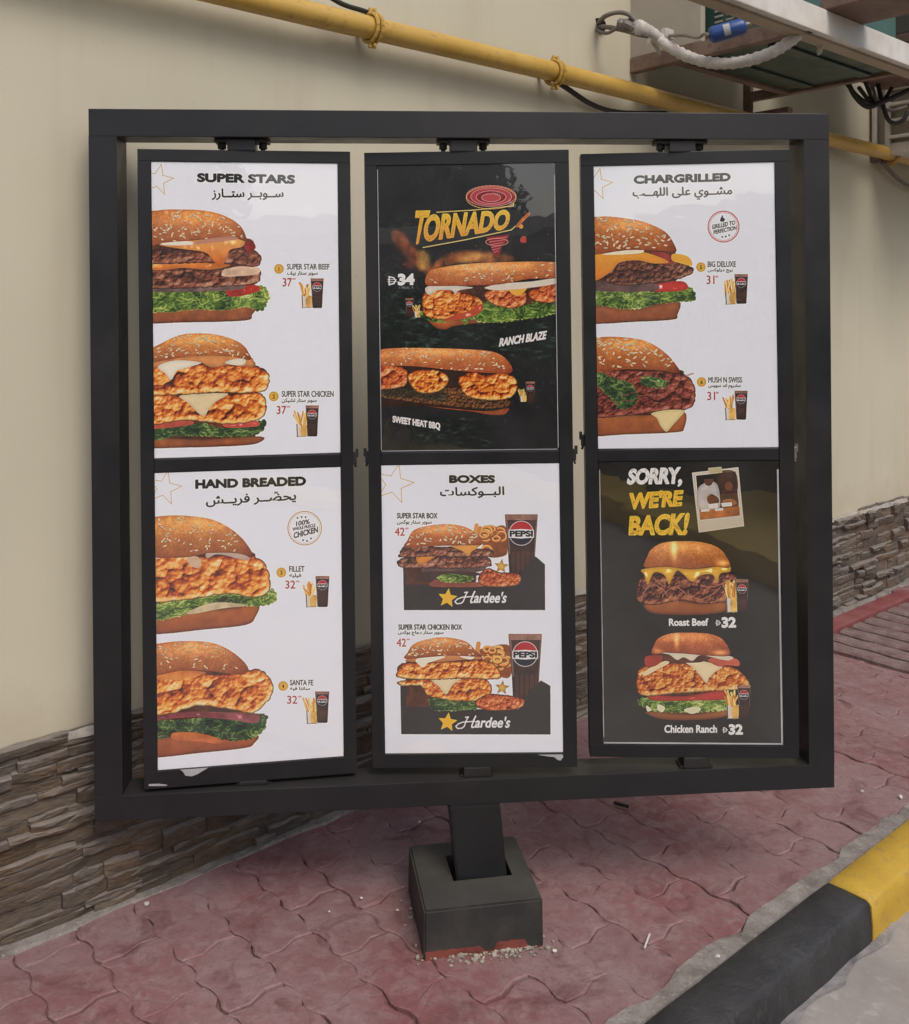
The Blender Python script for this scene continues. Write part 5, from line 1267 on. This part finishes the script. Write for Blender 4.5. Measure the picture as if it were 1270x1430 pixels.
# yellow gas pipe
pipe = empty('yellow_pipe', W(0, .08, 2.36), label='yellow painted gas pipe running along the upper wall', cat='pipe'); PO = W(0, .08, 2.36)
pp = [W(-3 + i * .5, .08, 2.362 - .0045 * (-3 + i * .5) + .003 * sin(i * 1.3)) - PO for i in range(30)]
MB().tube(pp, .0345, 20).build('pipe_run', M['pipe'], pipe, True)
for px, py in ((520, 35), (775, 98), (1246, 218)):
    s_ = meas(px, py, .08)[0]; zc = 2.362 - .0045 * s_
    mb = MB()
    for ds in (-.009, .009):
        pts_ = [W(s_ + ds, .08 + .043 * cos(a), zc + .043 * sin(a)) - PO for a in np.linspace(0, 2 * pi, 17)]
        mb.tube(pts_, .006, 6, False)
    mb.box(s_ - .012, s_ + .012, .076, .086, zc + .040, zc + .060, lambda a, b, c: W(a, b, c) - PO, .002)
    mb.box(s_ - .012, s_ + .012, .076, .086, zc - .060, zc - .040, lambda a, b, c: W(a, b, c) - PO, .002)
    mb.tube([W(s_, .066, zc - .052) - PO, W(s_, .096, zc - .052) - PO], .006, 6)
    mb.tube([W(s_, .066, zc + .052) - PO, W(s_, .096, zc + .052) - PO], .006, 6)
    mb.tube([W(s_, .0, zc) - PO, W(s_, .04, zc) - PO], .008, 6)
    mb.build('pipe_clamp', M['pipe'], pipe)
def cable(name, pts, r, mat, label, cat='cable', n=8):
    P_ = [ws(*p) for p in pts]; o_ = MB().tube(curve_pts(P_, 7), r, n).build(name, M[mat], None, True); return tag(o_, label, cat)
cable('cable', [(775, 112, .03), (795, 125, .03), (822, 143, .03), (850, 154, .03), (885, 158, .04), (930, 158, .05)], .010, 'black', 'black cable sagging along the wall just below the yellow pipe')
cable('cable', [(424, -26, .05), (455, -8, .06), (480, 6, .07), (505, 14, .07), (522, 20, .05)], .008, 'black', 'dark cable tied above the yellow pipe at top centre')
cable('cable', [(1232, 226, .05), (1245, 240, .05), (1262, 255, .04), (1290, 268, .03)], .010, 'cable_grey', 'grey cable drooping below the yellow pipe at the right edge')

# air conditioner shelf
shelf = empty('wall_shelf', W(3.05, 0, 2.45), label='rusty steel bracket shelf with a long white front rail holding a green air conditioner', cat='shelf'); SO = W(3.05, 0, 2.45)
def SW(a, b, c): return W(a, b, c) - SO
MB().box(3.03, 3.07, .0, .76, 2.45, 2.505, SW, .003).build('bracket_arm', M['rust'], shelf)
MB().box(3.835, 3.875, .0, .76, 2.45, 2.49, SW, .003).build('bracket_arm', M['rust'], shelf)
MB().box(3.835, 3.875, .0, .22, 2.372, 2.395, SW, .003).build('bracket_brace', M['rust'], shelf)
MB().box(3.835, 3.86, .0, .035, 2.372, 2.56, SW, .002).build('bracket_leg', M['rust'], shelf)
MB().box(3.07, 3.835, .185, .225, 2.45, 2.468, SW, .002).build('cross_rail', M['rust'], shelf)
rail = MB().box(1.9, 5.3, .745, .775, 2.45, 2.535, SW, .004)
rail.box(1.9, 5.3, .70, .745, 2.451, 2.459, SW); rail.build('front_rail', M['white_metal'], shelf)
MB().box(1.9, 5.3, .695, .7445, 2.441, 2.4505, SW, .001).build('rail_flange', M['tan_metal'], shelf)

# cover plate and green unit on it
o = MB().box(3.035, 3.062, .0, .33, 2.507, 3.3, W, .003).build('cover_plate', M['beige_sheet']); tag(o, 'plain beige grey sheet metal plate standing out of the wall left of the green unit', 'metal plate')
ac = empty('air_conditioner', W(3.09, .2, 2.47), label='dark green air conditioner outdoor unit on the shelf, seen from below', cat='air conditioner', group='outdoor units on the wall'); AO = W(3.09, .2, 2.47)
def AW(a, b, c): return W(a, b, c) - AO
MB().box(3.095, 3.83, .20, .69, 2.472, 3.1, AW, .008).build('casing', M['green'], ac)
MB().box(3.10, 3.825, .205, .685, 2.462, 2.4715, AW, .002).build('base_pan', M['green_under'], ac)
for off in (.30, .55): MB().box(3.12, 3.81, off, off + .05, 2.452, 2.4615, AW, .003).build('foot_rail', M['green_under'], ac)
for j in range(2):
    for i in range(7):
        z = 2.575 + i * .020
        MB().box(3.086, 3.097, .352 + j * .05, .386 + j * .05, z, z + .008, AW, .002).build('vent_fin', M['grey_sheet'], ac)
for i in range(3):
    c_ = AW(3.092, .455, 2.585 + i * .045); MB().tube([c_, c_ - WV * .02], .012, 10).build('service_valve', M['copper'], ac)
# second unit further along, only its corner in view
ac2 = empty('air_conditioner', W(4.05, .2, 2.5), label='dull grey green unit behind the white rail at the top right corner', cat='air conditioner', group='outdoor units on the wall'); AO2 = W(4.05, .2, 2.5)
def AW2(a, b, c): return W(a, b, c) - AO2
MB().box(4.05, 4.8, .20, .68, 2.66, 3.2, AW2, .01).build('casing', m_paint('dull_green_casing', (.075, .085, .072), (.14, .12, .10), .6, .45), ac2)
MB().box(4.03, 4.82, .18, .69, 2.62, 2.658, AW2, .004).build('base_frame', M['rust'], ac2)
tr_ = MB().box(3.12, 3.39, .752, 1.30, 2.537, 2.575, W, .004)
o = tr_.build('tray', M['rust']); tag(o, 'brown rusty tray overhanging the white rail at the top right corner', 'tray')

# third: louvred unit low on the wall at the right edge
lv = empty('louvred_unit', W(5.03, 0, 2.38), label='pale louvred outdoor unit with white slats on the wall at the right edge', cat='air conditioner', group='outdoor units on the wall'); LO = W(5.03, 0, 2.38)
def LW(a, b, c): return W(a, b, c) - LO
MB().box(5.06, 5.9, .02, .60, 2.39, 2.95, LW, .004).build('casing', M['beige_sheet'], lv)
for a, b in ((.015, .035), (.085, .11), (.56, .60)): MB().box(5.03, 5.058, a, b, 2.36, 2.95, LW, .002).build('corner_post', M['white_metal'], lv)
for i in range(6):
    z = 2.41 + i * .085
    MB().box(5.018, 5.06, .112, .558, z, z + .016, LW, .003).build('slat', M['white_metal'], lv)
MB().box(5.035, 5.9, .02, .60, 2.33, 2.388, LW, .004).build('base_frame', M['white_metal'], lv)
o = MB().box(5.04, 5.09, .0, .05, 2.30, 2.36, W, .004).build('junction_box', M['cable_grey']); tag(o, 'small grey fixing block on the wall under the louvred unit', 'bracket')

cable('cable', [(1186, 118, .20), (1196, 136, .22), (1212, 149, .25), (1230, 143, .28), (1252, 134, .3), (1285, 118, .32)], .012, 'black', 'thick black cable looping past the louvred unit to the right edge')
cable('cable', [(1208, 112, .20), (1216, 132, .20), (1222, 148, .2), (1214, 140, .2), (1200, 122, .2)], .010, 'black', 'short black cable coil hanging under the shelf by the louvred unit')
cable('cable', [(1180, 112, .16), (1192, 128, .18), (1206, 140, .2), (1222, 146, .22), (1236, 138, .24), (1246, 122, .26)], .010, 'black', 'sagging black cable loop nearest the shelf corner at right')
cable('cable', [(1213, 108, .17), (1220, 124, .18), (1224, 138, .18), (1232, 150, .19), (1244, 154, .2), (1262, 150, .2), (1290, 140, .2)], .008, 'cable_grey', 'thin brown grey cable running across the louvred slats')
cable('cable', [(1226, 115, .22), (1232, 140, .24), (1240, 165, .26), (1250, 172, .27), (1262, 167, .28), (1268, 156, .28)], .011, 'black', 'black cable hanging in a hook in front of the louvred slats')
# hole, cables, taped bundle, drier
o = MB().tube([ws(836, 36, -.02), ws(836, 36, .004)], .030, 14).build('wall_hole', M['hole']); tag(o, 'dark hole in the plaster where the refrigerant cables leave the wall', 'hole')
cable('cable', [(836, 32, .0), (846, 22, .08), (864, 17, .13), (880, 21, .17), (893, 36, .2), (900, 44, .22)], .009, 'cable_grey', 'upper brown grey cable arching out of the wall hole')
cable('cable', [(836, 37, .0), (852, 38, .08), (872, 42, .14), (890, 47, .2), (905, 50, .22)], .009, 'cable_grey', 'lower brown grey cable running from the wall hole to the taped bundle')
cable('cable', [(833, 41, .0), (848, 46, .07), (866, 36, .13), (874, 30, .15), (884, 26, .17)], .007, 'cable_grey', 'thin middle cable crossing between the two other cables at the wall hole')
o = MB().tube(curve_pts([ws(862, 33, .13), ws(876, 35, .16), ws(889, 42, .19)], 5), [.014, .018, .022, .02, .024, .02, .018, .016, .02, .018, .014], 9).build('insulation_scrap', M['cable_grey']); tag(o, 'lumpy brown foam insulation scrap wrapped round the cables', 'insulation')
mb = MB(); mb.tube(curve_pts([ws(888, 38, .20), ws(902, 42, .21), ws(916, 50, .22), ws(926, 58, .23)], 5), [.026, .030, .031, .030, .028, .026, .024, .025, .022, .024, .022, .020, .022, .020, .018, .016], 10)
mb.add([ws(908, 52, .2), ws(916, 52, .2), ws(924, 76, .19), ws(921, 77, .18), ws(911, 62, .19)], [(0, 1, 2, 3, 4)]); mb.add([ws(903, 50, .22), ws(912, 55, .22), ws(904, 62, .21)], [(0, 1, 2)])
o = mb.build('tape_wrap', M['tape'], None, True); tag(o, 'ragged white tape wrap joining the cables to the thick pipe', 'tape')
path = curve_pts([ws(924, 58, .25), ws(940, 68, .31), ws(962, 79, .38), ws(990, 87, .46), ws(1020, 88, .53), ws(1050, 83, .60), ws(1080, 72, .66), ws(1104, 57, .70), ws(1120, 42, .72), ws(1128, 30, .735)], 8)
o = MB().tube(path, [.019 + (.0028 if i % 3 == 0 else 0) + random.uniform(-.001, .001) for i in range(len(path))], 12).build('insulated_pipe', M['tape'], None, True); tag(o, 'thick white taped refrigerant pipe sagging under the shelf', 'pipe')
o = MB().tube(curve_pts([ws(1142, 44, .70), ws(1144, 56, .70), ws(1146, 66, .70), ws(1143, 76, .70)], 4), [.012, .011, .013, .012, .011, .012, .012, .013, .011, .010, .010, .006, .004], 8).build('tape_tail', M['tape'], None, True); tag(o, 'end of white tape hanging from the underside of the white rail', 'tape')
dr = empty('filter_drier', ws(1015, 43, .55), label='blue cylindrical filter drier with a small white sticker under the shelf', cat='filter drier'); DO = ws(1015, 43, .55)
a, b = ws(990, 50, .50) - DO, ws(1043, 35, .60) - DO; d = (b - a).normalized(); Ln = (b - a).length
rad = [.009, .019, .026, .029, .029, .029, .026, .019, .009]; tt = [0, .02, .06, .12, .5, .88, .94, .98, 1]
MB().tube([a + d * Ln * t for t in tt], rad, 18).build('body', M['blue'], dr, True)
MB().tube([a - d * .012, a + d * .004], .012, 10).build('end_cap', M['copper'], dr); MB().tube([b - d * .004, b + d * .02], .012, 10).build('end_cap', M['copper'], dr)
m_ = a + d * Ln * .47; side = (Vector((0, -1, 0)) - d * (Vector((0, -1, 0)).dot(d))).normalized(); up_ = d.cross(side)
V = []; 
for t in (-.011, .011):
    for an in np.linspace(-.7, .75, 7): V.append(m_ + d * t + (side * cos(an) + up_ * sin(an)) * .0297)
MB().add(V, [(i, i + 1, i + 8, i + 7) for i in range(6)]).build('sticker', M['paper'], dr)
cable('copper_pipe', [(935, 50, .28), (955, 49, .38), (975, 52, .46), (984, 47, .49), (991, 49, .51)], .006, 'copper', 'thin grey pipe leading into the left end of the blue drier', 'pipe')
cable('copper_pipe', [(1044, 34, .60), (1062, 31, .64), (1080, 24, .68), (1090, 14, .69), (1100, -4, .69)], .006, 'copper', 'thin grey pipe rising from the right end of the blue drier', 'pipe')
o = MB().box(meas(932, 46, .24)[0] - .02, meas(932, 46, .24)[0] + .03, .225, .25, meas(932, 46, .24)[2] - .02, meas(932, 46, .24)[2] + .016, W, .005).build('connector_block', M['tape']); tag(o, 'small white connector block on the cables left of the blue drier', 'connector')

# ================================================================== SMALL LITTER
def ground_pt(px, py):
    d = Vector(((px - CX) / F, 1, -(py - HY) / F)); t = -CAMZ / d.z; return Vector((d.x * t, d.y * t, 0))
where = ['near the stone plinth at left', 'left of the footing block', 'just left of the footing block', 'in the open pavers left of the post', 'by the front left of the block', 'beyond the yellow kerb edge',
         'beside the black kerb', 'behind the yellow kerb', 'on the pavers under the frame', 'nearest the wall foot']
lt = [(205, 1266, .012, 'white chip of plaster lying at the foot of the stone plinth at left'), (505, 1258, .006, 'tiny white crumb on the pavers left of the footing block, left one of a pair'),
      (555, 1275, .006, 'tiny white crumb on the pavers against the footing block'), (460, 1277, .006, 'tiny white crumb on the pavers left of its pair by the block'),
      (586, 1151, .007, 'small pale pebble on the pavers behind and left of the post'), (1003, 1340, .009, 'small white bead lying beside the black kerb'),
      (1258, 1116, .014, 'crumpled white paper scrap behind the yellow kerb'), (775, 1332, .008, 'pale stone chip on the pavers in front of the footing block'),
      (1205, 1108, .008, 'small white crumb on the pavers by the crumpled paper scrap')]
for px, py, r_, lb in lt:
    p = ground_pt(px, py); mb = MB(); mb.add([Vector((p.x, p.y, .007)) + Vector((q.x * r.uniform(.6, 1.3) if False else q.x * rr.uniform(.7, 1.4), q.y * rr.uniform(.7, 1.3), q.z * rr.uniform(.4, .9))) * r_ * .62 for q in IV], IF)
    tag(mb.build('litter_chip', M['litter']), lb, 'litter')
p = ground_pt(904, 1317); o = MB().tube([Vector((p.x - .012, p.y - .03, .008)), Vector((p.x + .010, p.y + .02, .008))], .0025, 6).build('paper_stick', M['litter']); tag(o, 'thin white stick lying on the red pavers in front of the black kerb', 'litter')
p = ground_pt(868, 1128); o = MB().tube([Vector((p.x - .02, p.y + .012, .009)), Vector((p.x + .02, p.y - .012, .009))], .005, 6).build('twig', M['black']); tag(o, 'short dark twig lying on the pavers under the frame', 'twig')

# ================================================================== THE LANE BEHIND THE CAMERA (mirrored in the covers)
far_kerb = empty('far_kerb', (1, -3, 0), kind='structure'); FK = Vector((1, -3, 0))
verge = MB().add([W(-30, 5.9, -.05), W(30, 5.9, -.05), W(30, 60, .10), W(-30, 60, .10)], [(0, 1, 2, 3)]).build('verge', m_blend('verge_soil', (.045, .055, .03), (.09, .09, .05), 5, .35, .65)); tag(verge, kind='structure')
isl = [(-2.6, -9.1), (-.35, -4.7), (.62, -2.77), (1.57, -.89), (1.95, -.2), (3.1, -.5), (2.9, -2.1), (1.99, -2.72), (.65, -3.6), (-1.4, -8.6), (-2.2, -9.4)]
n = len(isl)
MB().add([Vector((x, y, ROADZ - .1)) - FK for x, y in isl] + [Vector((x, y, .03)) - FK for x, y in isl] + [Vector((x, y, .045)) - FK + (Vector((1.1, -3.2, 0)) - Vector((x, y, 0))).normalized() * .02 for x, y in isl],
         [(i, (i + 1) % n, n + (i + 1) % n, n + i) for i in range(n)] + [(n + i, n + (i + 1) % n, 2 * n + (i + 1) % n, 2 * n + i) for i in range(n)] + [tuple(range(2 * n, 3 * n))]).build('kerb_island', m_blend('sunlit_yellow', (.74, .50, .05), (.82, .58, .08), 3, .35, .7, .5), far_kerb)  # yellow brightened to paint in sunlight, so its mirror image shows
def leaf_cloud(name, centre, rx, ry, rz, n, size, parent=None, seed=0):
    g = np.random.RandomState(seed); V = []; Fc = []
    for i in range(n):
        v_ = g.normal(size=3); v_ /= np.linalg.norm(v_); r_ = g.rand() ** .4; c_ = np.array(centre) + v_ * r_ * np.array([rx, ry, rz])
        a = g.normal(size=3); a /= np.linalg.norm(a); b_ = np.cross(a, g.normal(size=3)); b_ /= np.linalg.norm(b_); sz = size * g.uniform(.6, 1.3)
        k_ = len(V); V += [tuple(c_ - a * sz), tuple(c_ + b_ * sz * .4), tuple(c_ + a * sz), tuple(c_ - b_ * sz * .4)]; Fc.append((k_, k_ + 1, k_ + 2, k_ + 3))
    me = bpy.data.meshes.new(name); me.from_pydata(V, [], Fc); me.materials.append(M['leaf']); return link(name, me, parent)
LBS = ['rounded green shrub at the far left end of the hedge row across the lane', 'second shrub from the left in the hedge row across the lane', 'third shrub from the left in the hedge row across the lane', 'middle shrub of the hedge row across the lane',
       'third shrub from the right in the hedge row across the lane', 'second shrub from the right in the hedge row across the lane', 'shrub at the far right end of the hedge row across the lane']
for i in range(7):
    c_ = W(-11 + i * 2.1, 7.0, 1.0); o = leaf_cloud('hedge_shrub', c_, 1.3, .9, 1.15, 3000, .08, None, i)
    tag(o, LBS[i], 'shrub', 'shrubs across the lane')
for i, (s_, off, h_, lb) in enumerate(((-12, 14, 5.5, 'smallest broad leafy tree behind the hedge across the lane'), (2.5, 12, 7, 'tallest leafy tree behind the hedge across the lane'), (9, 11, 6, 'leafy tree standing clear of the canopy across the lane'))):
    t = empty('tree', W(s_, off, 0), label=lb, cat='tree', group='trees across the lane')
    MB().tube([(0, 0, 0), (.1, 0, h_ * .3), (.0, .1, h_ * .6)], [.22, .16, .09], 9).build('trunk', M['bark'], t)
    leaf_cloud('crown', (0, 0, h_ * .72), 2.4, 2.4, h_ * .32, 6000, .16, t, 30 + i)
cn = empty('reflection_canopy', W(-5, 10, 0), label='added grey canopy with a white fascia, out of view, shaped for reflections in the covers', cat='canopy'); CO = W(-5, 10, 0)  # unseen canopy, added and placed for what the covers reflect
CT = lambda a, b, c: W(a, b, c) - CO
MB().box(-14, 1.5, 9.0, 13.5, 2.58, 2.72, CT, .02).build('roof', simple('canopy_grey', (.24, .30, .35), .5), cn)
MB().box(-14.05, 1.55, 8.92, 8.99, 2.54, 2.80, CT, .005).build('fascia', M['white_metal'], cn)
for s_ in (-12, -5.75, .8): MB().box(s_, s_ + .35, 9.1, 9.45, .0, 2.57, CT, .01).build('column', M['white_metal'], cn)
o = MB().box(-11, -3.2, 11.2, 13.2, -.1, 2.5, W, .02).build('kiosk', simple('kiosk_blue_grey', (.36, .42, .46), .5)); tag(o, 'plain grey kiosk added out of view under the canopy for its reflection in the covers', 'kiosk')  # unseen grey block, added to widen the grey reflection
